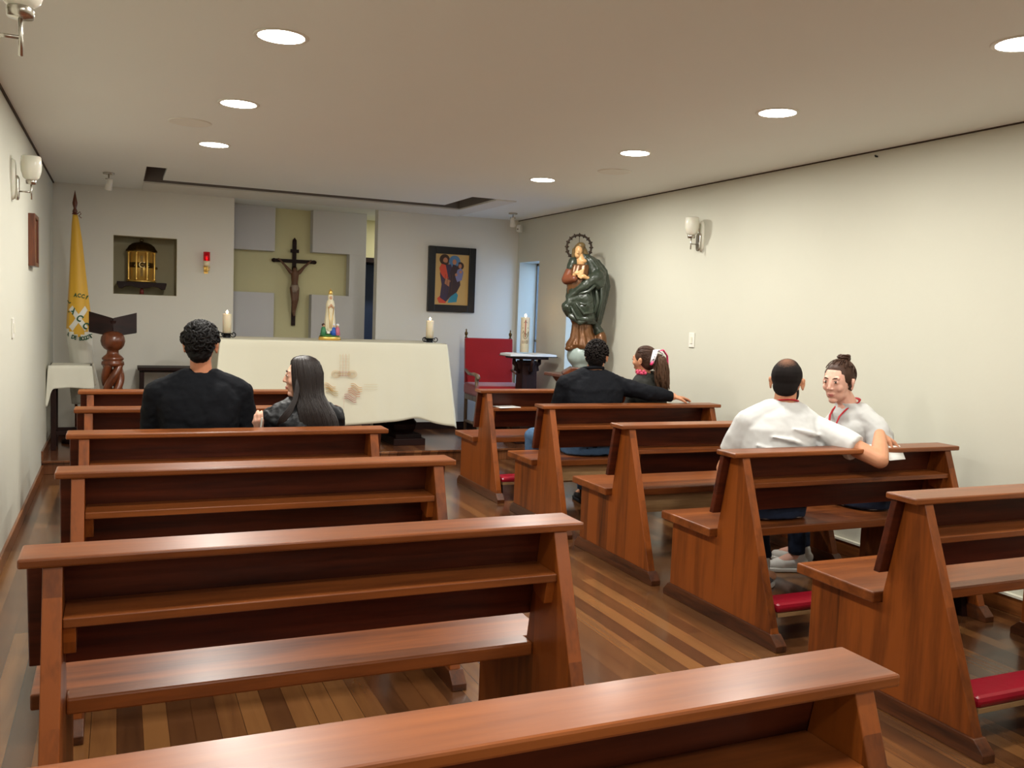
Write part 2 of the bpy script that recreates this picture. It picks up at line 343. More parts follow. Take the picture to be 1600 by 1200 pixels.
# ================================================================ PEWS
def make_pew(L):
    h = L/2; t = thing('pew', '', 'pew')
    px = h-.055           # outer face of the end panels
    for sgn in (-1, 1):
        a, c = (px-.045)*sgn, px*sgn
        b = MB(); b.prism([(.05, .07), (.335, .86), (.425, .86), (.505, .47), (.505, .425), (.90, .425), (.90, .07)], min(a, c), max(a, c)); build('end_panel', b, PWZ, t, bevel=.003)
        a, c = (px-.052)*sgn, (px+.01)*sgn
        b = MB(); b.prism([(0, 0), (0, .028), (.045, .072), (.905, .072), (.95, .028), (.95, 0)], min(a, c), max(a, c)); build('foot_rail', b, PWY, t, bevel=.003)
        a = (px-.045)*sgn; c = (px-.075)*sgn
        b = MB(); b.prism([(.31, .712), (.325, .64), (.40, .66), (.42, .712)], min(a, c), max(a, c)); build('shelf_bracket', b, PWZ, t, bevel=.002)
    b = MB(); b.prism([(-h+.012, .512), (-px+.0455, .512), (-px+.0455, .455), (px-.0455, .455), (px-.0455, .512), (h-.012, .512), (h-.012, .955), (-h+.012, .955)], .425, .47, 'z'); build('seat', b, PWX, t, bevel=.006)
    b = MB(); mx = Matrix.Translation((0, .458, .862)) @ rot(math.radians(12.5), 'X')
    b.box(-h+.012, h-.012, -.028, 0, -.315, 0, None)
    b.v = []; b.f = []; b.m = []; b.sm = []
    b.prism([(.427, .858), (.457, .858), (.522, .555), (.490, .555)], -h+.012, h-.012); build('backrest', b, PWB, t, bevel=.004)
    b = MB(); b.box(-h, h, .325, .475, .86, .885); build('top_rail', b, PWX, t, bevel=.006)
    b = MB(); b.box(-px+.046, px-.046, .30, .452, .713, .738); build('book_shelf', b, PWX, t, bevel=.003)
    # hinged kneeler
    k = bpy.data.objects.new('kneeler', None); C.objects.link(k); k.parent = t
    w = px-.06
    b = MB(); b.box(-w, w, -.075, .075, .005, .05); build('cushion', b, M_red, k, bevel=.018)
    b = MB(); b.box(-w+.01, w-.01, -.07, .07, -.015, .006); build('plank', b, M_plank, k, bevel=.002)
    return t, k, w
def kneel_down(k, w):
    k.location = (0, .165, .145)
    for s in (-1, 1):
        b = MB(); b.prism([(-.055, -.145), (-.03, -.014), (.05, -.014), (.06, -.145)], s*(w-.005)-.0225, s*(w-.005)+.0225); build('leg', b, M_darkz, k, bevel=.002)
def kneel_up(k):
    k.location = (0, .52, .372); k.rotation_euler = (math.radians(-82), 0, 0)
LXC, RXC = .552, 3.515
L1p, k, w = make_pew(1.55); L2p, k2, w2_ = make_pew(1.55); kneel_down(k, w); kneel_up(k2)
R1p, k3, w3 = make_pew(1.53); R2p, k4, w4 = make_pew(1.53); kneel_down(k3, w3); kneel_up(k4)
pews = [
 (L1p, True, LXC, .855, 'empty wooden pew nearest the viewer on the left, its back cut by the bottom edge'),
 (L1p, False, LXC, 2.09, 'empty wooden pew on the left, second from the viewer, seat fully visible'),
 (L2p, True, LXC+.012, 3.28, 'empty wooden pew on the left directly behind the dark-dressed couple'),
 (L2p, False, LXC, 4.30, 'wooden pew on the left in which the man in the black shirt sits'),
 (L2p, False, LXC-.01, 5.36, 'empty wooden pew on the left just in front of the seated couple'),
 (L2p, False, LXC-.03, 6.48, 'foremost left wooden pew, closest to the lectern and altar'),
 (R1p, True, RXC, .97, 'wooden pew at the lower right edge, only a seat corner in view'),
 (R1p, False, RXC, 2.11, 'wooden pew at the right edge with red kneeler, nearest full pew on the right'),
 (R1p, False, RXC, 3.20, 'wooden pew on the right in which the white-shirted couple sits'),
 (R2p, True, RXC, 4.27, 'empty wooden pew on the right between the two seated pairs'),
 (R2p, False, RXC, 5.36, 'wooden pew on the right in which the man in the dark jacket sits'),
 (R1p, False, RXC, 6.55, 'foremost right wooden pew with a booklet on its shelf'),
]
for src, first, x, y, lab in pews:
    o = src if first else copy_tree(src)
    o.location = (x, y, 0); o['label'] = lab; o['group'] = 'wooden pews in two columns'
b = MB(); b.box(-.10, .10, -.07, .07, 0, .006); tag(build('booklet', b, M_paper, loc=(3.0, 6.55+.365, .7385), bevel=.001), 'white booklet lying on the shelf of the foremost right pew', 'booklet').rotation_euler = (0, 0, .15)

# ================================================================ CEILING FIXTURES
def downlight(x, y, lab):
    t = thing('ceiling_light', lab, 'ceiling light', (x, y, ZC), group='round recessed ceiling lights')
    b = MB(); b.lathe([(.098, -.004), (.112, -.006), (.116, -.002), (.116, .0), (.098, .0)], n=40); build('rim', b, M_whitep, t)
    b = MB(); b.lathe([(0.001, -.004), (.098, -.004), (.098, -.001), (.001, -.001)], n=40); build('diffuser', b, M_led, t)
    ld = bpy.data.lights.new('lamp', 'AREA'); ld.shape = 'DISK'; ld.size = .19; ld.energy = (LIGHT_W*(1.5 if y > 6 else 1.15 if y > 5 else 1.0 if y > 3 else .85 if y > 2 else .7) if y < 9 else 9); ld.color = LIGHT_COL
    lo = bpy.data.objects.new('lamp', ld); C.objects.link(lo); lo.parent = t; lo.location = (0, 0, -.012)
for x, y, lab in [(.628, 6.92, 'round ceiling light nearest the altar on the left'), (.625, 5.44, 'round ceiling light, middle of the left row, beside the round speaker'),
                  (.63, 4.0, 'large round ceiling light at the top left, nearest of the left row'), (.63, 2.53, 'round ceiling light of the left row above the top edge of the view'),
                  (3.27, 6.95, 'smallest round ceiling light of the right row, nearest the altar'), (3.257, 5.446, 'second round ceiling light from the altar in the right row'),
                  (3.258, 3.98, 'third round ceiling light from the altar in the right row'), (3.261, 2.54, 'round ceiling light at the top right corner, nearest of the right row'),
                  (.63, 1.05, 'round ceiling light over the rear of the chapel, left row'), (3.26, 1.05, 'round ceiling light over the rear of the chapel, right row'),
                  (.63, -.45, 'round ceiling light behind the viewer, left row'), (3.26, -.45, 'round ceiling light behind the viewer, right row'),
                  (.63, -2.0, 'rearmost round ceiling light, left row'), (3.26, -2.0, 'rearmost round ceiling light, right row'), (3.4, 10.8, 'unseen round lamp added to brighten the passage behind the altar wall')]:  # last entry: unseen lamp, added to lift the dark passage
    downlight(x, y, lab)
for x, y, lab in [(.413, 6.17, 'round ceiling speaker beside the left row of lights'), (3.539, 6.21, 'round ceiling speaker near the right wall')]:
    t = thing('ceiling_speaker', lab, 'speaker', (x, y, ZC), group='round ceiling speakers')
    b = MB(); b.lathe([(.112, -.004), (.128, -.006), (.132, -.002), (.132, 0), (.112, 0)], n=40); build('rim', b, M_whitep, t)
    b = MB(); b.lathe([(.001, -.004), (.112, -.003), (.112, 0), (.001, 0)], n=40); build('grille', b, M_grille, t)
for x, y, rz, lab in [(-.084, 9.05, .4, 'small nickel spotlight on the ceiling above the flag'), (4.08, 9.42, -.6, 'small nickel spotlight on the ceiling by the right wall')]:
    t = thing('spotlight', lab, 'spotlight', (x, y, ZC), rz, group='small ceiling spotlights')
    b = MB(); b.lathe([(.001, 0), (.05, 0), (.05, -.012), (.001, -.014)][::-1], n=24); b.tube([(0, 0, -.01), (0, 0, -.05), (.0, -.01, -.06)], .006); b.tube([(-.03, 0, -.055), (.03, 0, -.055)], .006); build('mount', b, M_chrome, t)
    b = MB(); b.lathe([(.001, .05), (.022, .045), (.026, .0), (.034, -.05), (.030, -.052), (.001, -.05)][::-1], n=20); b.xform(Matrix.Translation((0, -.012, -.10)) @ rot(.5, 'X')); build('lamp_head', b, M_whitep, t)
t = thing('motion_sensor', 'small white sensor box high in the right corner by the altar', 'sensor', (4.42, 9.95, 2.50))
b = MB(); b.prism([(0, 0), (.045, .01), (.05, .06), (.035, .09), (0, .09)], -.03, .03, 'x', rot(PI/2+.4, 'Z')); build('housing', b, M_whitep, t, bevel=.006)
b = MB(); b.ell((-.04, -.004, .04), (.012, .018, .016)); build('lens', b, M_grille, t)

# ================================================================ SCONCES  (local: wall plane x=0, arm along +x)
def sconce(loc, rz, lab):
    t = thing('wall_sconce', lab, 'wall lamp', loc, rz, group='opal glass wall lamps')
    b = MB(); rings = []
    for i, x in enumerate((0, .004, .018, .022)):
        s = (1, 1, .93, .80)[i]
        rings.append([(x, .042*s*math.copysign(abs(math.cos(a))**.8, math.cos(a)), .125*s*math.copysign(abs(math.sin(a))**.7, math.sin(a))-.0) for a in [2*PI*j/28 for j in range(28)]])
    b.loft(rings); build('wall_plate', b, M_glass, t)
    b = MB(); rings = []
    for i, x in enumerate((.02, .034, .040)):
        s = (1, 1, .85)[i]
        rings.append([(x, .03*s*math.copysign(abs(math.cos(a))**.5, math.cos(a)), .075*s*math.copysign(abs(math.sin(a))**.5, math.sin(a))-.05) for a in [2*PI*j/28 for j in range(28)]])
    b.loft(rings); build('bracket_box', b, M_chrome, t, bevel=.002)
    b = MB(); b.tube([(.035, 0, -.07), (.105, 0, -.07)], .005); b.tube([(.105, 0, -.115), (.105, 0, -.01)], .0055); b.lathe([(.001, -.025), (.03, -.022), (.032, .0), (.026, .006), (.001, .006)], .105, 0, 24); build('arm', b, M_chrome, t)
    b = MB(); b.lathe([(.024, .0), (.046, .018), (.058, .06), (.060, .10), (.056, .145), (.050, .150), (.052, .10), (.050, .06), (.040, .025), (.022, .008)], .105, 0, 32); build('glass_shade', b, M_glass, t)
sconce((XL, 6.35, 2.23), 0, 'opal glass wall lamp on the left wall above the small framed picture')
sconce((-.33, 2.6, 2.23), 0, 'opal glass wall lamp at the top left corner, nearest the viewer')
sconce((XR, 6.33, 2.23), PI, 'opal glass wall lamp on the right wall')
t = thing('wall_hook', 'tiny dark hook high on the right wall near the ceiling', 'hook', (XR, 4.46, 2.62))
b = MB(); b.tube([(0, 0, 0), (-.015, 0, 0), (-.02, 0, .008)], .006, 6); build('hook_pin', b, M_black, t)
t = thing('framed_picture', 'small dark wooden framed picture seen edge-on on the left wall', 'picture', (XL, 7.42, 1.74))
b = MB(); b.box(0, .045, 0, .03, 0, .38); b.box(0, .045, .32, .35, 0, .38); b.box(0, .045, .03, .32, 0, .03); b.box(0, .045, .03, .32, .35, .38); build('picture_frame', b, M_turn, t, bevel=.004)
b = MB(); b.box(.002, .03, .03, .32, .03, .35); build('picture_panel', b, mat('brown_relief', S(120, 80, 50), .5, noise_amt=.4, nscale=20), t)
for loc, rz, lab in [((XL, 6.32, 1.32), 0, 'white light switch plate on the left wall'), ((XR, 6.39, 1.36), PI, 'white light switch plate on the right wall behind the seated pairs')]:
    t = thing('light_switch', lab, 'light switch', loc, rz, group='white wall switches')
    b = MB(); b.box(0, .009, -.04, .04, -.062, .062); build('plate', b, M_whitep, t, bevel=.003)
    b = MB(); b.box(.009, .014, -.014, .014, -.03, .03); build('rocker', b, M_trimwhite, t, bevel=.002)

# ================================================================ ALTAR
AX0, AX1, AY0, AY1, AZ = .875, 3.125, 8.80, 9.60, 1.19
t = thing('altar_table', 'dark carved altar pedestals showing beneath the cream cloth', 'altar', (2.0, 9.2, PH))
b = MB(); b.box(-1.08, 1.08, -.36, .36, 1.02, 1.062); build('table_top', b, M_dark, t, bevel=.004)
for sx in (-.78, .78):
    b = MB(); b.box(-.17, .17, -.30, .30, 0, .07); b.box(-.14, .14, -.26, .26, .07, .11)
    b.lathe([(.13, .11), (.16, .15), (.17, .20), (.13, .25), (.10, .30), (.12, .45), (.15, .62), (.12, .80), (.09, .90), (.15, .97), (.18, 1.02)], 0, 0, 8, False)
    b.xform(Matrix.Translation((sx, 0, 0))); build('pedestal', b, M_dark, t, bevel=.004)
b = MB(); b.box(-.66, .66, -.04, .04, .10, .17); build('stretcher', b, M_dark, t, bevel=.004)
def drape(x0, x1, y0, y1, z, drop, n=240, amp=.02, rows=26, flare=.03, corner=.0, seed=1, freq=9, cornerw=.16):
    """a cloth over a box: flat top, rounded edge, hanging skirt with folds; drop(side, u) gives its length"""
    P = []; per = []; r = .018
    lens = [x1-x0, y1-y0, x1-x0, y1-y0]; tot = sum(lens); k = 0
    for i in range(n):
        d = tot*i/n; sd = 0
        while d > lens[sd]: d -= lens[sd]; sd += 1
        per.append((sd, d/lens[sd]))
    rg = random.Random(seed); ph = [rg.uniform(0, 6.28) for _ in range(6)]
    rings = []
    def base(sd, u):
        if sd == 0: return Vector((x0+(x1-x0)*u, y0, 0)), Vector((0, -1, 0))
        if sd == 1: return Vector((x1, y0+(y1-y0)*u, 0)), Vector((1, 0, 0))
        if sd == 2: return Vector((x1-(x1-x0)*u, y1, 0)), Vector((0, 1, 0))
        return Vector((x0, y1-(y1-y0)*u, 0)), Vector((-1, 0, 0))
    for q in range(rows+4):
        ring = []
        for (sd, u) in per:
            p, nr = base(sd, u); L = lens[sd]
            c0 = math.exp(-(u*L/cornerw)**2); c1 = math.exp(-((1-u)*L/cornerw)**2)
            # outward normal blended at the corners
            pr = base((sd-1) % 4, 1)[1]; nx_ = base((sd+1) % 4, 0)[1]
            nn = (nr+pr*c0*.9+nx_*c1*.9).normalized()
            if q < 4:
                a = PI/2*q/3; pp = p-nr*r+nr*r*math.sin(a); pp.z = z-r+r*math.cos(a)
            else:
                tq = (q-3)/rows; dl = drop(sd, u)
                d = u*L+sd*3.1
                wv = amp*tq**.8*(math.sin(freq*d+ph[0])*.55+math.sin(freq*1.9*d+ph[1]+1.2*tq)*.3+math.sin(freq*3.7*d+ph[2]-tq)*.15)
                cc = max(c0, c1)
                pp = p+nn*(flare*tq+corner*cc*tq+wv*(1+1.8*cc)+.004); pp.z = z-r-dl*tq
            ring.append(pp)
        rings.append(ring)
    b = MB(); b.loft(rings[::-1], False, True); m = len(rings)*n-n
    b.f.append(tuple(range(m, m+n))); b.m.append(0); b.sm.append(False)
    return b
def altar_drop(sd, u):
    if sd == 0: return .80+.03*math.sin(5*u)+.06*math.exp(-((1-u)/.10)**2)+.05*math.exp(-(u/.08)**2)-.03*math.exp(-((u-.86)/.06)**2)
    return .80+.06*math.exp(-(u/.15)**2)+.05*math.exp(-((1-u)/.2)**2)
t = thing('tablecloth', 'long cream altar cloth with embroidered emblem hanging almost to the floor', 'tablecloth', (0, 0, 0))
o = build('cloth', drape(AX0, AX1, AY0, AY1, AZ, altar_drop, 520, .014, 30, .035, .07, 3, 8), M_cloth, t); sld = o.modifiers.new('thick', 'SOLIDIFY'); sld.thickness = .003
# embroidery on the front
M_thr = [mat('gold_thread', S(216, 150, 24), .7), mat('pale_gold_thread', S(196, 164, 70), .7), mat('red_thread', S(176, 6, 24), .7), mat('orange_thread', S(206, 104, 30), .6)]
ex, ez = 2.045, .87; b = MB()
def strip(pts, r, mi):
    b.mi = mi; b.tube([(ex+x, AY0-.016-.035*(AZ-.018-ez-z)/.8-.006, ez+z) for x, z in pts], r, 5, True, .4)
for dx in (-.045, -.015, .015, .045): strip([(dx, -.02), (dx, .20)], .0018, 1 if abs(dx) > .03 else 3)
for k in range(6): strip([(-.05, .03+k*.03), (.05, .03+k*.03)], .0013, 1)
for sx in (-1, 1):
    for rr, mi in ((.045, 0), (.032, 1), (.020, 0)): strip([(sx*.08+rr*math.cos(a), .0+rr*.8*math.sin(a)) for a in [2*PI*j/16 for j in range(17)]], .0026, mi)
for k in range(3): strip([(-.06, -.015+k*.018), (.06, -.015+k*.018)], .003, 2 if k != 1 else 0)
def waves(cx, cz, mi, w=.11, s=1):
    for k in range(3): strip([(cx-w/2+w*j/10, cz-.020*k+s*(-.035*j/10)+.010*math.sin(PI*2*j/10)) for j in range(11)], .0048, mi)
waves(.125, -.095, 0); waves(.10, -.145, 3, .12); waves(.065, -.20, 2, .12); waves(-.14, -.09, 0); waves(-.12, -.135, 1, .12)
for k in range(3): strip([(.20, -.10-.025*k), (.34, -.10-.025*k)], .0015, 1)
strip([(0, -.24), (0, -.34)], .0015, 3)
b.mi = 0; build('embroidery', b, M_thr, t)
# candles on the altar
def pillar_candle(loc, r, h, lab, fl=.03, holder=True):
    z = loc[2]
    if holder:
        t = thing('candle_holder', lab.replace('lit ivory candle', 'black scrolled iron holder under the candle'), 'candle holder', loc)
        b = MB(); b.lathe([(.001, .0), (.036, .0), (.04, .004), (.032, .01), (.034, .034), (.05, .040), (.05, .046), (.03, .044), (.001, .044)], n=24); build('cup', b, M_black, t)
        for a in (-.35, 2.0, PI+.2):
            b = MB(); pts = []
            for j in range(26):
                th = j/25*2.2*PI; rr = .030*(1-.62*j/25); pts.append((.062+rr*math.cos(PI+th), 0, .034+rr*math.sin(PI+th)))
            b.tube(pts, .0048, 6); b.xform(rot(a, 'Z')); build('scroll', b, M_black, t)
        z += .046
    t = thing('candle', lab, 'candle', (loc[0], loc[1], z))
    b = MB(); b.lathe([(.001, 0), (r, 0), (r, h-.006), (r*.93, h), (r*.7, h-.004), (.001, h-.008)], n=28); build('wax', b, M_wax, t)
    b = MB(); b.tube([(0, 0, h-.01), (.001, 0, h+.012)], .0013, 6); build('wick', b, M_black, t)
    b = MB(); b.lathe([(.001, 0), (.009, .008), (.012, .018), (.008, fl*.75), (.001, fl*1.15)], 0, 0, 12, True, h+.002); build('flame', b, M_flame, t)
    ld = bpy.data.lights.new('flame_light', 'POINT'); ld.energy = .7; ld.color = (1, .6, .3); ld.shadow_soft_size = .02
    lo = bpy.data.objects.new('flame_light', ld); C.objects.link(lo); lo.parent = t; lo.location = (0, 0, h+.05)
    return t
pillar_candle((.965, 9.1, AZ), .041, .185, 'lit ivory candle at the left end of the altar')
pillar_candle((3.03, 9.1, AZ), .041, .185, 'lit ivory candle at the right end of the altar')
# small statuette with kneeling children
t = thing('statuette', 'small white robed Marian statuette with kneeling children on the altar', 'statuette', (1.965, 9.1, AZ))
b = MB(); b.lathe([(.001, 0), (.112, 0), (.112, .03), (.104, .036), (.001, .036)], n=28); b.xform(Matrix.Diagonal((1, .6, 1, 1))); build('base', b, M_gold, t)
b = MB(); b.lathe([(.001, .034), (.103, .036), (.09, .052), (.05, .062), (.001, .068)], n=24, rf=lambda a, z: 1+.06*math.sin(7*a)); b.xform(Matrix.Diagonal((1, .6, 1, 1))); build('grass_mound', b, mat('painted_green', S(58, 110, 50), .5, noise_amt=.3, nscale=40), t)
M_ivp = mat('painted_ivory', S(232, 222, 190), .4, noise_amt=.08, nscale=30); M_skinp = mat('painted_skin', S(214, 166, 130), .5)
b = MB(); b.lathe([(.001, .06), (.058, .10), (.052, .18), (.047, .26), (.042, .32), (.045, .36), (.036, .395), (.024, .41), (.027, .43), (.026, .45), (.014, .468), (.001, .472)], n=40, rf=lambda a, z: 1+.09*math.sin(9*a)*max(0, min(1, (.37-z)*5)))
b.xform(Matrix.Diagonal((1, .8, 1, 1))); build('robe', b, M_ivp, t)
b = MB(); b.ell((0, -.016, .428), (.014, .012, .02)); build('face', b, M_skinp, t)
b = MB(); b.cap((-.018, -.04, .33), (0, -.046, .362), .009, .006); b.cap((.018, -.04, .33), (0, -.046, .362), .009, .006); build('hands', b, M_skinp, t)
b = MB(); b.tube([(-.03, -.036, .34), (-.012, -.047, .20), (-.008, -.05, .12)], .003, 5); b.tube([(.03, -.036, .34), (.012, -.047, .20), (.008, -.05, .12)], .003, 5); build('gold_trim', b, M_gold, t)
b = MB(); b.lathe([(.018, .462), (.022, .47), (.02, .49), (.012, .505), (.001, .51)], n=16); b.ell((0, 0, .515), (.005, .005, .005)); build('crown', b, M_gold, t)
for (x, y, rz, c1, c2, sc) in [(-.068, -.02, .6, (60, 130, 90), (70, 40, 30), 1.0), (.028, -.03, -.2, (40, 90, 180), (222, 226, 232), 1.05), (.072, -.02, -.7, (200, 110, 130), (226, 226, 230), .95)]:
    k = bpy.data.objects.new('kneeling_child', None); C.objects.link(k); k.parent = t; k.location = (x, y, .05); k.rotation_euler = (0, 0, rz)
    b = MB(); b.lathe([(.001, 0), (.030*sc, .0), (.026*sc, .04), (.020*sc, .075), (.008, .085), (.001, .088)], n=18, rf=lambda a, z: 1+.08*math.sin(6*a)); b.ell((0, .012, .012), (.022, .03, .014)); build('garment', b, mat('painted_%d_%d_%d' % c1, S(*c1), .45), k)
    b = MB(); b.ell((0, 0, .098), (.013, .013, .015)); build('head', b, M_skinp, k)
    b = MB(); b.ell((0, .004, .104), (.017, .016, .016)); build('headscarf', b, mat('painted_%d_%d_%d' % c2, S(*c2), .5), k)
b = MB(); b.ell((-.022, -.045, .078), (.018, .010, .014)); b.ell((-.04, -.045, .092), (.008, .007, .008)); build('lamb', b, M_whitep, t)

# ================================================================ CRUCIFIX
t = thing('crucifix', 'dark wooden crucifix with the figure of Christ on the cream wall', 'crucifix', (1.912, YC-.03, 1.29))
b = MB(); b.box(-.022, .022, -.015, .018, .0, 1.0); b.lathe([(.022, 0), (.024, .02), (.001, .05)], 0, 0, 8, True, .99)
b.box(-.235, .235, -.018, .014, .742, .782)
for sx in (-1, 1): b.ell((sx*.235, -.002, .762), (.03, .02, .024))
build('cross', b, M_dark, t, bevel=.004)
b = MB(); b.box(-.05, .05, -.026, -.012, .86, .90); build('title_plate', b, M_dark, t, bevel=.003)
M_corp = mat('brown_carved_figure', S(104, 72, 52), .5, noise_amt=.25, nscale=25)
b = MB(); y = -.05
b.chain([(-.18, y+.01, .775), (-.11, y, .70), (-.05, y-.01, .63)], [.011, .015, .024]); b.chain([(.18, y+.01, .765), (.11, y, .70), (.05, y-.01, .63)], [.011, .015, .024])
b.cap((0, y-.01, .61), (0, y-.005, .52), .048, .04); b.cap((0, y-.005, .52), (0, y, .46), .038, .042); b.ell((-.008, y-.03, .655), (.026, .028, .034))
b.chain([(-.02, y, .44), (-.014, y-.025, .30), (-.012, y, .17), (-.005, y-.01, .12)], [.036, .026, .017, .012]); b.chain([(.022, y, .44), (.02, y-.028, .31), (.004, y-.008, .18), (-.002, y-.02, .12)], [.036, .026, .017, .012])
for sx in (-1, 1):
    b.ell((sx*.19, y+.012, .778), (.014, .01, .011))
build('corpus', b, M_corp, t, remesh=.006, smooth=3)
b = MB(); b.lathe([(.044, -.05), (.05, -.02), (.048, .03), (.042, .04)], 0, y, 20, True, .44, lambda a, z: 1+.06*math.sin(8*a)); build('loincloth', b, mat('pale_loincloth', S(150, 132, 118), .6), t)
b = MB(); b.ell((-.008, y-.018, .668), (.031, .028, .034)); b.ell((-.02, y-.01, .64), (.018, .02, .03)); build('hair', b, M_dark, t, smooth=1)

# ================================================================ ICON
t = thing('framed_icon', 'black-framed icon of a haloed couple with a child on gold ground', 'painting', (3.32, YB-.03, 1.519))
W_, H_, fw = .59, .766, .085
b = MB(); b.box(0, fw, -.02, .03, 0, H_); b.box(W_-fw, W_, -.02, .03, 0, H_); b.box(fw, W_-fw, -.02, .03, 0, fw); b.box(fw, W_-fw, -.02, .03, H_-fw, H_); build('picture_frame', b, M_blackp, t, bevel=.006)
b = MB(); cols = [S(196, 160, 96), S(60, 44, 66), S(58, 38, 40), S(206, 72, 44), S(84, 124, 160), S(60, 38, 26), S(180, 120, 84), S(120, 120, 156), S(46, 130, 150), S(90, 60, 36)]
ms = [mat('icon_colour_%d' % i, c, .5) for i, c in enumerate(cols)]
b.mi = 0; b.box(fw, W_-fw, 0, .02, fw, H_-fw)
lay = [0]
def shp(pts, mi):
    lay[0] += 1; b.mi = mi; y = -.0006*lay[0]
    n = len(pts); k = len(b.v); b.v += [(fw+p[0]*.42, y, fw+p[1]*.596) for p in pts]; b.f.append(tuple(range(k, k+n))); b.m.append(mi); b.sm.append(False)
def disc(cx, cy, r, mi, ax=1.): shp([(cx+r*math.cos(a)*ax, cy+r*.70*math.sin(a)) for a in [2*PI*j/28 for j in range(28)]], mi)
shp([(.14, .03), (.34, .03), (.36, .12), (.2, .2), (.08, .12)], 3); shp([(.40, .04), (.66, .06), (.70, .2), (.6, .3), (.42, .1)], 8)
disc(.27, .89, .15, 5); disc(.57, .86, .17, 4); disc(.74, .78, .11, 5)
shp([(.16, .14), (.34, .06), (.52, .2), (.56, .62), (.46, .80), (.3, .8), (.14, .62), (.2, .4)], 1)
shp([(.34, .10), (.66, .26), (.76, .40), (.72, .62), (.66, .78), (.52, .80), (.44, .64), (.46, .4)], 2)
shp([(.16, .62), (.12, .72), (.18, .80), (.30, .80), (.36, .62), (.40, .52), (.30, .50), (.22, .56)], 3)
shp([(.66, .46), (.80, .50), (.84, .66), (.76, .74), (.66, .70), (.60, .56)], 7)
shp([(.28, .42), (.42, .36), (.44, .48), (.32, .53)], 6)
disc(.29, .87, .085, 6, .8); shp([(.20, .86), (.22, .80), (.31, .78), (.39, .81), (.38, .85), (.33, .83), (.27, .83)], 5); shp([(.19, .87), (.2, .94), (.29, .97), (.38, .94), (.38, .9), (.3, .93), (.23, .92)], 5)
disc(.56, .85, .075, 6, .8); shp([(.46, .8), (.44, .9), (.54, .97), (.66, .93), (.68, .8), (.63, .76), (.64, .88), (.56, .92), (.50, .88), (.50, .78)], 4)
disc(.73, .775, .06, 6, .8); disc(.75, .66, .04, 6); disc(.42, .47, .035, 6); disc(.62, .60, .04, 6)
for k in range(4): shp([(.24+.08*k, .2+.02*k), (.25+.08*k, .2+.02*k), (.31+.07*k, .6), (.30+.07*k, .6)], 9)
build('painted_panel', b, ms, t)

# ================================================================ TABERNACLE, SHELF, SANCTUARY LAMP
t = thing('wall_shelf', 'dark scalloped wooden shelf inside the square niche', 'shelf', (.225, YB+.20, 1.64))
pr = [(-.24, .07), (.24, .07), (.24, .05), (.225, .0), (.19, -.004), (.16, .02), (.10, .028), (.06, .01), (0, .004), (-.06, .01), (-.10, .028), (-.16, .02), (-.19, -.004), (-.225, .0), (-.24, .05)]
b = MB(); b.prism(pr, -.15, -.135, 'y'); b.box(-.235, .235, -.14, .138, .05, .07); build('shelf_board', b, M_dark, t, bevel=.003)
b = MB(); b.lathe([(.001, -.055), (.02, -.055), (.02, -.02), (.012, 0), (.012, .05)], n=16); b.xform(Matrix.Translation((0, -.06, 0))); build('red_knob', b, mat('dull_red_paint', S(130, 50, 46), .5), t)
t = thing('tabernacle', 'polished brass domed tabernacle with lettered band in the wall niche', 'tabernacle', (.222, YB+.20, 1.711))
b = MB(); b.lathe([(.001, 0), (.142, 0), (.145, .012), (.138, .02), (.118, .024), (.118, .305), (.140, .312), (.142, .325), (.001, .325)], n=48); build('drum', b, M_gold, t)
for k in range(8):
    a = 2*PI*k/8+PI/8; b = MB(); b.lathe([(.012, .02), (.015, .03), (.010, .04), (.010, .29), (.015, .30), (.012, .312)], .136*math.cos(a), .136*math.sin(a), 12); build('column', b, M_gold, t)
b = MB(); rings = []
for (r, z) in [(.155, .318), (.155, .33), (.142, .345), (.126, .375), (.095, .40), (.055, .415), (.018, .422), (.014, .43)]:
    rings.append([(r*(1+(.06 if j % 6 == 0 else 0))*math.cos(2*PI*j/48+PI/8), r*(1+(.06 if j % 6 == 0 else 0))*math.sin(2*PI*j/48+PI/8), z) for j in range(48)])
b.loft(rings); build('dome', b, M_oldbrass, t)
b = MB(); b.tube([(.016*math.cos(a), 0, .438+.016*math.sin(a)) for a in [2*PI*j/16 for j in range(17)]], .004, 6); build('ring', b, M_oldbrass, t)
b = MB(); n = 20; rings = []
for z in (.15, .152, .202, .204):
    e = .0 if z in (.15, .204) else .004
    rings.append([((.120+e)*math.sin(a), -(.120+e)*math.cos(a), z) for a in [-1.15+2.3*j/n for j in range(n+1)]])
b.loft(rings, False, True, False)
b.box(-.012, .012, -.124, -.113, .06, .15); b.box(-.012, .012, -.124, -.113, .204, .27); build('lettered_band', b, M_oldbrass, t)
b = MB()
for ch, a, sz, dz in (('A', -.48, .05, 0), ('C', 0, .09, 0), ('C', .48, .05, 0)):
    vs, fs = text_geo(ch, sz, .0015)
    b.add([((.1265+v.z)*math.sin(a+v.x/.122), -(.1265+v.z)*math.cos(a+v.x/.122), .177+v.y+dz) for v in vs], fs)
build('lettering', b, mat('pale_brass', S(236, 214, 160), .3, .8), t)
b = MB(); b.ell((.145, -.06, .15), (.012, .014, .014)); build('knob', b, M_oldbrass, t)
t = thing('sanctuary_lamp', 'red glass sanctuary lamp on a small brass wall bracket', 'lamp', (.852, YB-.08, 1.86))
b = MB(); b.tube([(0, .08, .02), (0, .05, -.005), (0, 0, .0), (0, 0, .05)], .007, 8); b.tube([(-.03, 0, .04), (-.022, 0, .01), (0, 0, 0), (.022, 0, .01), (.03, 0, .04)], .005, 8); b.lathe([(.001, 0), (.03, 0), (.03, .008), (.001, .008)], 0, .0, 20, True, .0); b.xform(Matrix.Translation((0, 0, 0))); b.box(-.02, .02, .068, .08, -.03, .05); build('bracket', b, M_gold, t)
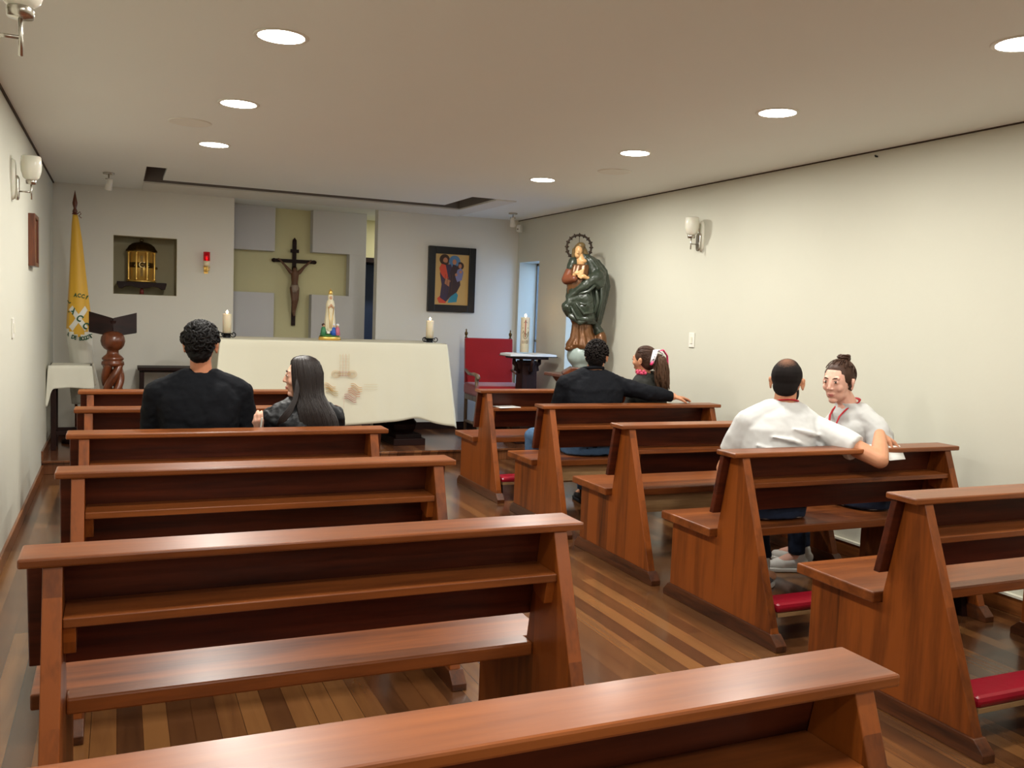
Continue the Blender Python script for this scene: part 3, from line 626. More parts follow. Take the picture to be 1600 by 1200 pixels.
b = MB(); b.lathe([(.001, .045), (.026, .047), (.033, .06), (.034, .10), (.001, .10)], n=24); build('candle_cup', b, M_wax, t)
b = MB(); b.lathe([(.034, .10), (.034, .195), (.031, .195), (.031, .10)], n=28); build('red_glass', b, M_ruby, t)
b = MB(); b.lathe([(.001, 0), (.009, .01), (.009, .02), (.001, .04)], 0, 0, 12, True, .102); build('flame', b, mat('ember_flame', (1, .5, .4, 1), .5, emit=(1, .45, .35, 1), estr=7.), t)

# ================================================================ FLAG
t = thing('church_flag', 'yellow and white church flag draped on a wooden pole in the corner', 'flag', (-.37, 9.62, PH))
b = MB(); b.lathe([(.001, 0), (.13, 0), (.13, .03), (.05, .06), (.02, .09), (.001, .09)], n=28); build('stand', b, M_dark, t)
b = MB(); b.tube([(0, 0, .06), (-.012, 0, 2.2)], .013, 10); build('pole', b, M_turn, t)
b = MB(); b.lathe([(.013, 2.20), (.024, 2.22), (.018, 2.235), (.012, 2.25), (.020, 2.28), (.023, 2.30), (.014, 2.35), (.001, 2.42)], -.012, 0, 12); build('finial', b, M_turn, t)
b = MB(); b.tube([(-.012+.02*math.cos(a), .02*math.sin(a), 2.2+.004*math.sin(3*a)) for a in [2*PI*j/14 for j in range(15)]], .005, 6); b.tube([(.012, -.012, 2.2), (.032, -.02, 2.22), (.04, -.02, 2.2), (.022, -.02, 2.18), (.045, -.02, 2.16)], .004, 6); build('tie_cord', b, mat('brown_cord', S(110, 50, 34), .8), t)
FZ = [(2.19, -.010, .022, .02), (2.10, -.006, .035, .03), (1.95, .002, .050, .045), (1.75, .008, .064, .055), (1.55, .014, .078, .065), (1.32, .020, .094, .075), (1.12, .024, .108, .08), (1.02, .028, .108, .08), (.85, .040, .098, .078), (.70, .06, .105, .08), (.52, .075, .125, .085), (.38, .085, .12, .085)]
def fl(z):
    for i in range(len(FZ)-1):
        if FZ[i][0] >= z >= FZ[i+1][0]:
            q = (FZ[i][0]-z)/(FZ[i][0]-FZ[i+1][0]); return [FZ[i][k]*(1-q)+FZ[i+1][k]*q for k in (1, 2, 3)]
    return FZ[0][1:] if z > FZ[0][0] else FZ[-1][1:]
def FS(a, z, off=0.):     # a = angle around, 0 faces the chapel
    cx, w, d = fl(z); zz = min(1, (2.2-z)/.9)
    k = 1+zz*(.05*math.sin(5*a+1.0)+.04*math.sin(9*a+z*2)) if abs(a) > .9 else 1+zz*(.05*math.sin(5*a+1)+.04*math.sin(9*a+z*2))*max(0, (abs(a)-.0)/.9)*.8
    return Vector((cx+(w*k+off)*math.sin(a), -(d*k+off)*math.cos(a), z))
b = MB(); n = 56; zs = [2.19-i*(2.19-.38)/70 for i in range(71)]; rings = [[FS(-PI+2*PI*j/n, z) for j in range(n)] for z in zs]
b.loft(rings[::-1], True, True)
for fi, f in enumerate(b.f):
    c = sum((Vector(b.v[i]) for i in f), Vector())/len(f); a = math.atan2(c.x-fl(c.z)[0], -c.y)
    lim = 1.03 + .06*abs(a)**1.0
    b.m[fi] = 0 if c.z > lim else 1
M_yel = mat('golden_yellow_satin', S(222, 172, 48), .45, sheen=.3); M_sat = mat('white_satin', S(228, 226, 214), .5, sheen=.2)
build('flag_cloth', b, [M_yel, M_sat], t)
def on_flag(u, z, off=.003):    # u = metres across the front, following the cloth
    cx, w, d = fl(z); a = (u-cx)/w
    a = max(-1., min(1., a)); return FS(math.asin(a), z, off)
b = MB()
cz, cu = 1.205, .022
for ang in (PI/4, -PI/4):
    for i in range(24):
        q = []
        for (s0, s1) in ((-1, -1), (1, -1), (1, 1), (-1, 1)):
            lx = -.13+.26*(i+(s0+1)/2)/24; ly = .026*s1
            q.append((cu+lx*math.cos(ang)*.72-ly*math.sin(ang)*.72, cz+lx*math.sin(ang)*1.1+ly*math.cos(ang)*1.1))
        b.add([on_flag(u, z, .0025 if ang > 0 else .0030) for u, z in q], [(0, 1, 2, 3)], True)
build('cross_emblem', b, M_sat, t)
b = MB()
def flag_txt(ch, u, z, size, r, sx=.8):
    vs, fs = text_geo(ch, size, .0, .035)
    pts = []
    for v in vs:
        x, y = v.x*sx, v.y; x, y = x*math.cos(r)-y*math.sin(r), x*math.sin(r)+y*math.cos(r); pts.append((u+x, z+y))
    cx, w, d = fl(z)
    if abs(u-cx) > w*.97: return
    b.add([on_flag(p[0], p[1], .005) for p in pts], fs, True)
flag_txt('A', -.030, 1.275, .085, -.6); flag_txt('C', .030, 1.205, .085, -.6); flag_txt('C', .082, 1.135, .085, -.6)
for i, ch in enumerate('ACCIÓN'): flag_txt(ch, -.004+i*.031, 1.425-.004*i*i*.5, .05, -.10-.06*i)
for i, ch in enumerate('MA DE BOGOTÁ'): q = (i-6)/6; flag_txt(ch, .038+.021*(i-6), 1.012+.055*q*q, .052, .45*q, .72)
flag_txt('L', -.055, 1.36, .045, .5)
build('lettering', b, mat('dark_green_ink', S(20, 84, 52), .6), t)

# ================================================================ LECTERN
t = thing('lectern', 'carved mahogany lectern with twisted open column and V-shaped book rest', 'lectern', (-.045, 9.0, PH))
b = MB(); b.lathe([(.001, 0), (.22, 0), (.22, .035), (.17, .06), (.12, .09), (.08, .14), (.095, .18), (.001, .18)], n=32); build('base', b, M_turn, t)
b = MB()
for k in range(4):
    pts = []; 
    for j in range(49): z = .17+.64*j/48; a = 2*PI*k/4+(z*9.2); pts.append((.062*math.cos(a), .062*math.sin(a), z))
    b.tube(pts, [.034+.004*math.sin(j*.2) for j in range(49)], 12)
build('twisted_column', b, M_turn, t)
b = MB(); b.lathe([(.001, .885), (.085, .885), (.098, .90), (.095, .925), (.082, .935), (.092, .945), (.094, .958), (.078, .975), (.055, .995), (.05, 1.01), (.05, 1.03), (.075, 1.045), (.096, 1.075), (.105, 1.115), (.098, 1.155), (.075, 1.185), (.04, 1.20), (.001, 1.205)], n=36); b.xform(Matrix.Translation((0, 0, -.095))); build('ball_capital', b, M_turn, t)
b = MB()
for s in (-1, 1):
    p0 = Vector((0, .0, 1.195)); q = []
    P_ = [Vector((0, -.06, 1.06+.01)), Vector((s*.20, .0, 1.075+.03)), Vector((s*.20, .045, 1.29)), Vector((0, -.015, 1.235))]
    nrm = (P_[1]-P_[0]).cross(P_[3]-P_[0]).normalized()*.012
    if nrm.y > 0: nrm = -nrm
    vs = [p-nrm for p in P_]+[p+nrm for p in P_]
    fs = [(0, 1, 2, 3), (7, 6, 5, 4), (0, 4, 5, 1), (1, 5, 6, 2), (2, 6, 7, 3), (3, 7, 4, 0)]
    if s < 0: fs = [f[::-1] for f in fs]
    b.add([v+Vector((0, .10, -.01)) for v in vs], fs)
b.tube([(0, .09, 1.09), (0, .10, 1.2)], .04, 10); build('book_rest', b, M_dark, t)

# ================================================================ SIDE TABLE, CONSOLE
t = thing('side_table', 'small dark side table under a white cloth in the left corner', 'side table', (-.40, 9.28, PH))
b = MB(); b.box(-.17, .17, -.17, .17, .745, .775); b.box(-.15, .15, -.15, .15, .66, .745); build('table_top', b, M_dark, t, bevel=.003)
for sx in (-1, 1):
    for sy in (-1, 1):
        b = MB(); b.prism([(-.022, 0), (.022, 0), (.022, .7), (-.022, .7)], sy*.14-.022, sy*.14+.022, 'y', Matrix.Translation((sx*.14, 0, 0))); build('leg', b, M_darkz, t, bevel=.003)
b = MB(); b.box(-.14, .14, -.155, -.125, .14, .175); b.box(-.155, -.125, -.14, .14, .14, .175); b.box(.125, .155, -.14, .14, .14, .175); b.box(-.14, .14, .125, .155, .14, .175); build('stretcher', b, M_dark, t, bevel=.002)
o = build('table_runner', drape(-.40-.18, -.40+.18, 9.28-.18, 9.28+.18, .905, lambda sd, u: .19+.004*math.sin(9*u)+(.17*math.exp(-(u/.07)**2) if sd == 0 else 0)+(.17*math.exp(-((1-u)/.12)**2) if sd == 3 else 0), 240, .006, 16, .004, .02, 5, 14, .05), M_white)
tag(o, 'white linen cloth draped over the small corner table', 'tablecloth')
sld = o.modifiers.new('thick', 'SOLIDIFY'); sld.thickness = .003
t = thing('console_table', 'low dark console table against the back wall left of the altar', 'console table', (.62, 9.88, PH))
b = MB(); b.box(-.44, .44, -.17, .17, .70, .73); b.box(-.41, .41, -.14, .14, .68, .70); build('table_top', b, M_dark, t, bevel=.003)
for sx, sy in ((-.40, -.14), (.40, -.14), (-.40, .14), (.40, .14)):
    b = MB(); b.box(sx-.02, sx+.02, sy-.02, sy+.02, 0, .68); build('leg', b, M_darkz, t, bevel=.002)

# ================================================================ RED ARMCHAIR
t = thing('red_armchair', 'carved armchair upholstered in red velvet right of the altar', 'chair', (3.99, 9.55, PH), -.06)
b = MB(); b.box(-.31, .31, -.35, .24, .46, .595); build('seat', b, M_velvet, t, bevel=.03)
b = MB(); mx = Matrix.Translation((0, .24, .57)) @ rot(-.09, 'X'); b.box(-.295, .295, -.03, .03, 0, .54, mx); build('backrest', b, M_velvet, t, bevel=.015)
M_oldw = wood('worn_pale_wood', S(86, 66, 48), S(164, 140, 110), 'Z', .45, .1)
for sx in (-1, 1):
    b = MB(); b.tube([(sx*.27, .24, 0), (sx*.27, .25, .5), (sx*.275, .30, 1.10)], [.02, .022, .02], 8); build('rear_post', b, M_oldw, t)
    b = MB(); b.lathe([(.01, 1.10), (.02, 1.11), (.008, 1.125), (.018, 1.15), (.02, 1.165), (.006, 1.185), (.009, 1.20), (.001, 1.215)], sx*.275, .30, 12); build('finial', b, M_oldbrass, t)
    b = MB(); b.lathe([(.022, 0), (.028, .02), (.018, .04), (.022, .1), (.026, .13), (.018, .2), (.022, .30), (.028, .36), (.026, .44)], sx*.27, -.26, 12); build('front_leg', b, M_oldw, t)
    b = MB(); b.tube([(sx*.285, -.24, .42), (sx*.29, -.25, .52), (sx*.295, -.22, .60), (sx*.30, -.24, .68)], [.022, .018, .02, .024], 10); build('arm_support', b, M_oldw, t)
    b = MB(); b.tube([(sx*.285, .24, .74), (sx*.30, .05, .70), (sx*.30, -.12, .71), (sx*.30, -.25, .70), (sx*.30, -.29, .675), (sx*.30, -.27, .655)], [.02, .022, .026, .030, .026, .012], 10, True, .75); build('armrest', b, M_oldw, t)
b = MB(); b.tube([(-.27, -.0, .14), (.27, 0, .14)], .018, 8)
for sx in (-1, 1): b.tube([(sx*.27, -.25, .14), (sx*.27, .24, .14)], .018, 8)
build('stretcher', b, M_oldw, t)
b = MB(); b.box(-.29, .29, -.32, .235, .40, .46); build('seat_rail', b, M_oldw, t, bevel=.004)

# ================================================================ CANDLE STAND, BOOK, PASCHAL CANDLE
sx_, sy_ = 4.12, 8.98
t = thing('candle_stand', 'dark carved wooden stand holding the tall candle and open book', 'stand', (sx_, sy_, PH))
b = MB(); b.box(-.17, .17, -.17, .17, 0, .05); b.box(-.13, .13, -.13, .13, .05, .10); build('base', b, M_dark, t, bevel=.004)
b = MB(); b.loft([[(x*w_, y*w_, z) for x, y in ((-1, -1), (1, -1), (1, 1), (-1, 1))] for z, w_ in ((.10, .10), (.5, .09), (.90, .085))], True, False); b.box(-.105, .105, -.105, .105, .86, .885); build('column', b, M_darkz, t, bevel=.004)
for a in range(4):
    b = MB(); b.tube([(.085, 0, .76), (.10, 0, .79), (.13, 0, .80), (.125, 0, .84), (.15, 0, .87), (.155, 0, .92)], [.012, .02, .026, .02, .026, .018], 8); b.xform(rot(a*PI/2, 'Z')); build('scroll_bracket', b, M_darkz, t)
b = MB(); b.box(-.18, .18, -.18, .18, .92, .945); build('stand_top', b, M_dark, t, bevel=.004)
t = thing('open_book', 'large open book with white pages lying on the candle stand', 'book', (sx_, sy_-.02, PH+.946))
b = MB(); b.box(-.285, .285, -.17, .14, 0, .008); build('cover', b, M_blackp, t, bevel=.002)
b = MB(); b.loft([[(x, y, z) for x, z in ((-.275, .008), (.275, .008), (.275, .028), (.20, .036), (.08, .034), (.0, .022), (-.08, .034), (-.20, .036), (-.275, .028))] for y in (.13, -.16)], True, False); build('pages', b, M_paper, t)
pc = pillar_candle((sx_+.01, sy_+.10, PH+.946+.040), .050, .385, 'tall lit paschal candle with cross and symbols beside the window', .035, False)
pc['category'] = 'candle'
M_sym = [mat('bronze_symbol', S(120, 84, 44), .4, .5), mat('red_wax_symbol', S(176, 60, 40), .5)]
b = MB()
def cyl(pts, r, mi=0):
    b.mi = mi; b.tube([(.0515*math.sin(u/.05-.35), -.0515*math.cos(u/.05-.35), z) for u, z in pts], r, 6, True, .6)
cyl([(.0, .17), (.0, .36)], .007, 1); cyl([(-.035, .27), (.035, .27)], .006, 0); cyl([(-.02, .325), (0, .345), (.02, .325)], .004); cyl([(-.03, .21), (-.02, .24), (-.01, .21)], .004)
cyl([(.02, .20), (.035, .23), (.04, .20), (.025, .17)], .004); cyl([(.01*math.cos(a)*2, .18+.03*math.sin(a)) for a in [j*.5 for j in range(13)]], .0035)
cyl([(-.03, .13), (-.03, .10), (-.015, .10), (-.015, .13)], .0035); cyl([(.0, .13), (.0, .10)], .0035); cyl([(.015, .13), (.03, .13), (.03, .10), (.015, .10), (.015, .13)], .0035)
build('candle_symbols', b, M_sym, pc)

# ================================================================ LARGE STATUE (own frame: X to the right, -Y to the front)
sb = 1/161.
t = thing('religious_statue', 'tall painted statue of Mary in green mantle with star halo on a globe', 'statue', (4.06, 7.74, .96), -.42)
def q3(px, py, y=0.): return Vector(((px-905)*sb, y, (579-py)*sb))
M_mant = mat('green_painted_mantle', S(46, 54, 44), .3, noise_amt=.5, nscale=9, coat=.3)
M_dress = mat('bronze_painted_dress', S(104, 68, 38), .32, noise_amt=.45, nscale=14, metal=.25)
M_globe = mat('pale_painted_globe', S(150, 165, 160), .35, noise_amt=.25, nscale=12)
M_sface = mat('painted_statue_skin', S(206, 162, 112), .4)
M_shair = mat('painted_brown_veil', S(104, 84, 50), .4, noise_amt=.2, nscale=18)
b = MB(); b.prism([(-.115, 0), (.22, 0), (.22, .03), (.14, .075), (-.03, .075), (-.115, .02)], -.15, .15, 'y'); build('plinth', b, M_turn, t, bevel=.008)
b = MB(); b.ell(q3(914, 549, 0), (.135, .13, .12)); b.ell(q3(916, 562, 0), (.095, .10, .08)); build('globe', b, M_globe, t, remesh=.012, smooth=3)
def folded(rings_, nf, amp, ph, n=72, asym=0.):
    rr = []
    for i, (px, py, w, d, y) in enumerate(rings_):
        c = q3(px, py, y); ring = []
        for j in range(n):
            a = 2*PI*j/n; k = 1+amp*math.sin(nf*a+ph+.25*i)+amp*.6*math.sin(nf*2.3*a+1.7*ph-.4*i)
            ring.append((c.x+w*k*math.cos(a), c.y+d*k*math.sin(a), c.z))
        rr.append(ring)
    return rr
b = MB(); b.loft(folded([(920, 538, .17, .12, 0), (918, 532, .16, .12, 0), (917, 522, .12, .10, 0), (915, 512, .10, .09, 0), (914, 500, .09, .08, 0), (912, 490, .11, .09, 0), (912, 470, .12, .10, 0)], 7, .10, .3)); 
for (x, y_, r) in ((903, 532, .035), (928, 530, .045), (938, 534, .05), (895, 538, .04)): b.ell(q3(x, y_, -.06), (r, r*1.2, r*.7))
b.ell(q3(945, 525, .02), (.06, .07, .10)); build('dress', b, M_dress, t, remesh=.008, smooth=1)
b = MB(); b.ell(q3(904, 436, -.02), (.105, .09, .15)); b.loft(folded([(906, 462, .09, .09, -.01), (905, 440, .10, .09, -.02), (906, 420, .115, .09, -.01), (908, 408, .11, .08, 0)], 6, .06, 1)); build('bodice', b, M_dress, t, remesh=.008, smooth=1)
# mantle: lower wrap, shoulder and back fall, side bunch
b = MB(); b.loft(folded([(918, 500, .10, .10, .0), (917, 490, .145, .115, -.005), (915, 475, .155, .125, -.01), (913, 460, .155, .125, -.01), (911, 445, .14, .115, 0), (913, 438, .10, .08, .02)], 6, .05, 2.0))
b.loft(folded([(938, 500, .04, .05, .06), (937, 470, .08, .08, .05), (934, 440, .13, .11, .04), (928, 415, .13, .12, .04), (920, 400, .10, .10, .03), (912, 392, .06, .06, .02)], 5, .08, .6))
b.chain([q3(893, 482, -.05), q3(889, 474, -.07), q3(896, 462, -.08)], [.05, .055, .04]); b.chain([q3(892, 460, -.08), q3(915, 440, -.11), q3(935, 425, -.08)], [.03, .05, .06])
b.chain([q3(895, 488, -.08), q3(910, 497, -.11), q3(925, 490, -.09)], [.025, .03, .03])
b.chain([q3(920, 402, 0), q3(938, 422, -.02), q3(936, 438, -.07), q3(925, 432, -.11)], [.06, .065, .06, .04]); b.chain([q3(935, 500, .03), q3(942, 512, .03), q3(940, 520, .04)], [.04, .05, .03])
b.chain([q3(897, 404, 0), q3(893, 414, -.02)], [.05, .045])
build('mantle', b, M_mant, t, remesh=.007, smooth=1, disp=[(.05, .012)])
b = MB()
for k, (x0, y0, x1, y1, x2, y2) in enumerate([(893, 470, 905, 492, 930, 494), (898, 462, 915, 484, 934, 480), (900, 455, 920, 450, 938, 432), (903, 466, 916, 470, 930, 462), (940, 430, 942, 460, 936, 495), (932, 440, 936, 465, 930, 490)]):
    pts = [q3(x0, y0, -.10), q3((x0+x1)/2, (y0+y1)/2, -.12), q3(x1, y1, -.125), q3((x1+x2)/2, (y1+y2)/2, -.12), q3(x2, y2, -.09)]
    if k > 3: pts = [p+Vector((0, .02, 0)) for p in pts]
    b.tube(pts, [.008, .016, .018, .016, .008], 8)
build('mantle_folds', b, M_mant, t)
b = MB(); b.chain([q3(892, 420, -.02), q3(887, 432, -.05), q3(898, 431, -.12)], [.05, .05, .034]); build('sleeve', b, mat('russet_painted_sleeve', S(112, 62, 40), .35, noise_amt=.3, nscale=14), t, remesh=.007, smooth=2)
b = MB(); b.chain([q3(909, 404, -.02), q3(905, 392, -.02)], [.05, .034]); b.ell(q3(904, 387, -.03), (.038, .048, .052)); b.ell(q3(902, 393, -.05), (.028, .03, .036)); b.cap(q3(903, 388, -.08), q3(902, 391, -.09), .006, .01)
b.ell(q3(911, 403, -.03), (.045, .045, .028)); 
for (x, y_, s) in ((903, 422, 1), (911, 427, -1)):
    b.ell(q3(x, y_, -.15), (.035, .014, .022))
    for k in range(4): b.cap(q3(x+s*3, y_-3+2*k, -.155), q3(x+s*(9-k*.5), y_-6+2.2*k, -.158), .008, .006)
b.cap(q3(898, 425, -.12), q3(903, 422, -.15), .02, .018); b.cap(q3(920, 430, -.12), q3(911, 427, -.15), .02, .018)
build('face_and_hands', b, M_sface, t, remesh=.004, smooth=2)
b = MB(); b.ell(q3(905, 384, .0), (.052, .058, .056)); b.chain([q3(909, 386, .02), q3(917, 400, .03), q3(922, 412, .02)], [.05, .045, .03]); b.chain([q3(898, 386, .01), q3(897, 398, .02), q3(896, 406, .02)], [.025, .022, .02]); b.ell(q3(907, 379, -.012), (.046, .05, .034)); build('veil', b, M_shair, t, remesh=.006, smooth=2)
b = MB(); hc = q3(905, 381, .05)
b.tube([hc+Vector((.118*math.cos(a), .0, .118*math.sin(a))) for a in [-.9+(PI+1.8)*j/40 for j in range(41)]], .011, 6)
for k in range(13):
    a = -.75+(PI+1.5)*k/12; p = hc+Vector((.118*math.cos(a), 0, .118*math.sin(a)))
    for m_ in range(4): b.cap(p, p+Vector((.020*math.cos(a+m_*PI/2), 0, .020*math.sin(a+m_*PI/2))), .015, .003, 6, 2)
b.tube([hc+Vector((0, 0, .0)), hc+Vector((0, 0, -.0)), hc+Vector((0, -.03, -.02))], .005, 6); b.tube([hc, hc+Vector((0, 0, .116))], .003, 5); build('halo', b, mat('blackened_metal', S(52, 40, 30), .5, .5), t)
t = thing('statue_bracket', 'brown wooden wall bracket carrying the large statue', 'bracket', (4.12, 7.78, .96))
b = MB(); b.box(-.22, .349, -.30, .30, -.03, 0); build('bracket_shelf', b, M_turn, t, bevel=.005)
b = MB(); b.prism([(.346, -.035), (-.18, -.035), (-.12, -.10), (.2, -.35), (.346, -.42)], -.2, .2, 'y'); build('corbel', b, M_turn, t, bevel=.005)

# ================================================================ PEOPLE
def skin_mat(n, c): return mat(n, S(*c), .5, noise_amt=.06, nscale=30, sub=.12, spec=.4)
SK_A = skin_mat('skin_tan', (190, 128, 96)); SK_B = skin_mat('skin_light', (222, 172, 148)); SK_C = skin_mat('skin_medium', (204, 146, 112)); SK_D = skin_mat('skin_fair', (226, 176, 156))
M_blackcloth = mat('black_cotton', S(15, 17, 22), .9, spec=.2, noise_amt=.1, nscale=30, bump=.15, bscale=300)
M_navy = mat('black_navy_jacket', S(13, 15, 21), .85, spec=.2, noise_amt=.1, nscale=20, bump=.1, bscale=300)
M_puffer = mat('black_puffer', S(13, 14, 18), .5, spec=.3, bump=.1, bscale=120)
M_olive = mat('black_olive_jacket', S(26, 26, 20), .8)
M_tee = mat('white_tee_cotton', S(208, 209, 208), .85, bump=.06, bscale=300)
M_jean = mat('dark_blue_denim', S(30, 44, 70), .85, noise_amt=.25, nscale=60, bump=.15, bscale=400)
M_jean2 = mat('light_blue_denim', S(70, 100, 134), .85, noise_amt=.2, nscale=60, bump=.15, bscale=400)
M_blk = mat('black_trousers', S(16, 16, 19), .85)
M_shoeg = mat('grey_knit_shoe', S(92, 90, 90), .8, noise_amt=.3, nscale=90); M_shoew = mat('white_shoe', S(214, 212, 206), .6); M_sole = mat('white_rubber_sole', S(206, 204, 198), .6)
M_shoeb = mat('black_shoe', S(20, 20, 22), .6)
M_hblack = mat('black_hair', S(12, 9, 9), .62, noise_amt=.3, nscale=60, spec=.25); M_hbrown = mat('dark_brown_hair', S(66, 44, 33), .5, spec=.3, noise_amt=.3, nscale=60); M_hdk = mat('very_dark_brown_hair', S(30, 21, 19), .45, spec=.4, noise_amt=.3, nscale=60)
M_eyew = mat('eye_white', S(196, 182, 172), .4); M_iris = mat('brown_iris', S(52, 34, 22), .15); M_lip = mat('lips', S(186, 104, 98), .45); M_brow = mat('brow_hair', S(58, 38, 28), .8)
M_lany = mat('red_lanyard', S(190, 24, 38), .6)

def headframe(c, fwd, up=(0, 0, 1)):
    f = Vector(fwd).normalized(); u = Vector(up); r = f.cross(u).normalized(); u = r.cross(f)
    return frame(c, r, f, u)
def head_prims(b, c, fwd, up=(0, 0, 1), s=1., neck=None, jaw=1., nr=.052):
    h = headframe(c, fwd, up); t = MB()
    t.ell((0, -.018, .030), (.074, .094, .084)); t.ell((0, .016, .0), (.064, .070, .092)); t.ell((0, .020, -.052), (.052*jaw, .054, .052)); t.ell((0, .054, -.092), (.024*jaw, .020, .018))
    t.cap((0, .078, .022), (0, .093, -.014), .008, .0095, 10); t.ell((0, .094, -.020), (.010, .009, .009)); t.ell((.011, .086, -.023), (.008, .007, .006)); t.ell((-.011, .086, -.023), (.008, .007, .006))
    t.cap((-.036, .069, .034), (.036, .069, .034), .010, .010, 10)
    for sx in (-1, 1):
        t.ell((sx*.036, .054, -.018), (.022, .022, .024)); t.ell((sx*.038*jaw, .01, -.060), (.016, .030, .026))
        t.ell((sx*.030, .0715, .014), (.0145, .0120, .0105))
        mx = Matrix.Rotation(sx*-.5, 3, 'Z')
        t.ell((sx*.080, -.014, -.004), (.006, .019, .030), mx); t.ell((sx*.0845, -.022, .010), (.005, .014, .016), mx); t.ell((sx*.080, -.006, -.030), (.006, .008, .009), mx)
    t.ell((0, .073, -.052), (.024, .012, .007)); t.ell((0, .070, -.062), (.020, .012, .008))
    t.v = [tuple(h @ (Vector(p)*s)) for p in t.v]; b.add(t.v, t.f, True)
    if neck is not None:
        a = h @ (Vector((0, -.022, -.04))*s); b.cap(neck, a, nr*1.08, nr)
    return h
def face_parts(t, h, s=1., brow=M_brow, lip=M_lip):
    for sx in (-1, 1):
        b = MB(); b.ell(h @ (Vector((sx*.030, .0755, .014))*s), (.0105*s, .0100*s, .0062*s)); build('eyeball', b, M_eyew, t)
        b = MB(); b.ell(h @ (Vector((sx*.030-.002, .0822, .0138))*s), (.0062*s, .0046*s, .0056*s)); build('iris', b, M_iris, t)
        b = MB(); b.tube([h @ (Vector((sx*x, y, z))*s) for x, y, z in ((.012, .0825, .032), (.024, .083, .037), (.036, .076, .038), (.047, .064, .033))], [.0014*s, .0032*s, .0028*s, .0010*s], 8); build('eyebrow', b, brow, t)
        b = MB(); b.tube([h @ (Vector((sx*x, y, z))*s) for x, y, z in ((.018, .0785, .016), (.024, .0820, .0205), (.032, .0815, .0212), (.042, .072, .016))], [.0010*s, .0018*s, .0018*s, .0010*s], 6); build('eyelid', b, mat('eyelash_line', S(70, 44, 38), .7), t)
    b = MB(); b.tube([h @ (Vector((x, y, z))*s) for x, y, z in ((-.022, .071, -.056), (-.012, .081, -.0535), (0, .0835, -.0545), (.012, .081, -.0535), (.022, .071, -.056))], [.001*s, .0032*s, .0036*s, .0032*s, .001*s], 8)
    b.tube([h @ (Vector((x, y, z))*s) for x, y, z in ((-.019, .072, -.059), (-.010, .079, -.0620), (0, .081, -.0630), (.010, .079, -.0620), (.019, .072, -.059))], [.001*s, .0036*s, .0042*s, .0036*s, .001*s], 8); build('lips', b, lip, t)
def hand_prims(b, wrist, d, nrm, side=1, s=1., curl=.5, wr=.026):
    """wrist point, direction to the fingers, back-of-hand normal; side=+1 puts the thumb on d x nrm"""
    d = Vector(d).normalized(); n = Vector(nrm); n = (n-d*n.dot(d)).normalized(); a = d.cross(n)*side; w = Vector(wrist)
    def P(x, y, z): return w+(d*x+a*y+n*z)*s
    for y, L in ((-.030, .082), (-.011, .088), (.010, .088), (.029, .082)):
        b.cap(P(.012, y*.7, 0), P(L, y, 0), .015*s, .0125*s, 10, 3)
    b.ell(P(.045, 0, 0), (.03*s, .03*s, .013*s), Matrix((d, a, n)).transposed())
    for y, L, k in ((-.031, .058, .9), (-.011, .072, 1.), (.0105, .078, 1.), (.031, .070, 1.)):
        p = P(L*0+.084, y, 0); ang = 0; pts = [p]; rs = [.0098*s]
        for i, q in enumerate((.45, .31, .24)):
            ang += curl*(.45 if i == 0 else .55)
            p = p+(d*math.cos(ang)-n*math.sin(ang)+a*(y*1.6))*L*q*s; pts.append(p); rs.append((.0092, .0085, .0072)[i]*s)
        b.chain(pts, rs, 10)
    b.chain([P(.018, .028, -.004), P(.045, .050, -.012), P(.068, .060, -.018*(1+curl)), P(.088, .062, -.024*(1+curl))], [.016*s, .0125*s, .0105*s, .008*s], 10)
def torso_rings(spine, grow=0., sc=1., n=32):
    rr = []
    for (p, w, d, lat) in spine:
        p = Vector(p); l = Vector(lat).normalized(); f = Vector((0, 0, 1)).cross(l).normalized()
        rr.append([p+l*((w*sc+grow)*math.copysign(abs(math.cos(a))**.82, math.cos(a)))+f*((d*sc+grow)*math.copysign(abs(math.sin(a))**.82, math.sin(a))) for a in [2*PI*j/n for j in range(n)]])
    return rr
def sleeve(b, pts, rs, end=True):
    b.cap(pts[0], pts[0]+(Vector(pts[1])-pts[0])*.01, rs[0], rs[0]); sub = [Vector(p) for p in pts]
    b.tube(sub, rs, 18)
    for i in range(1, len(sub)-1): b.ell(sub[i], (rs[i],)*3)
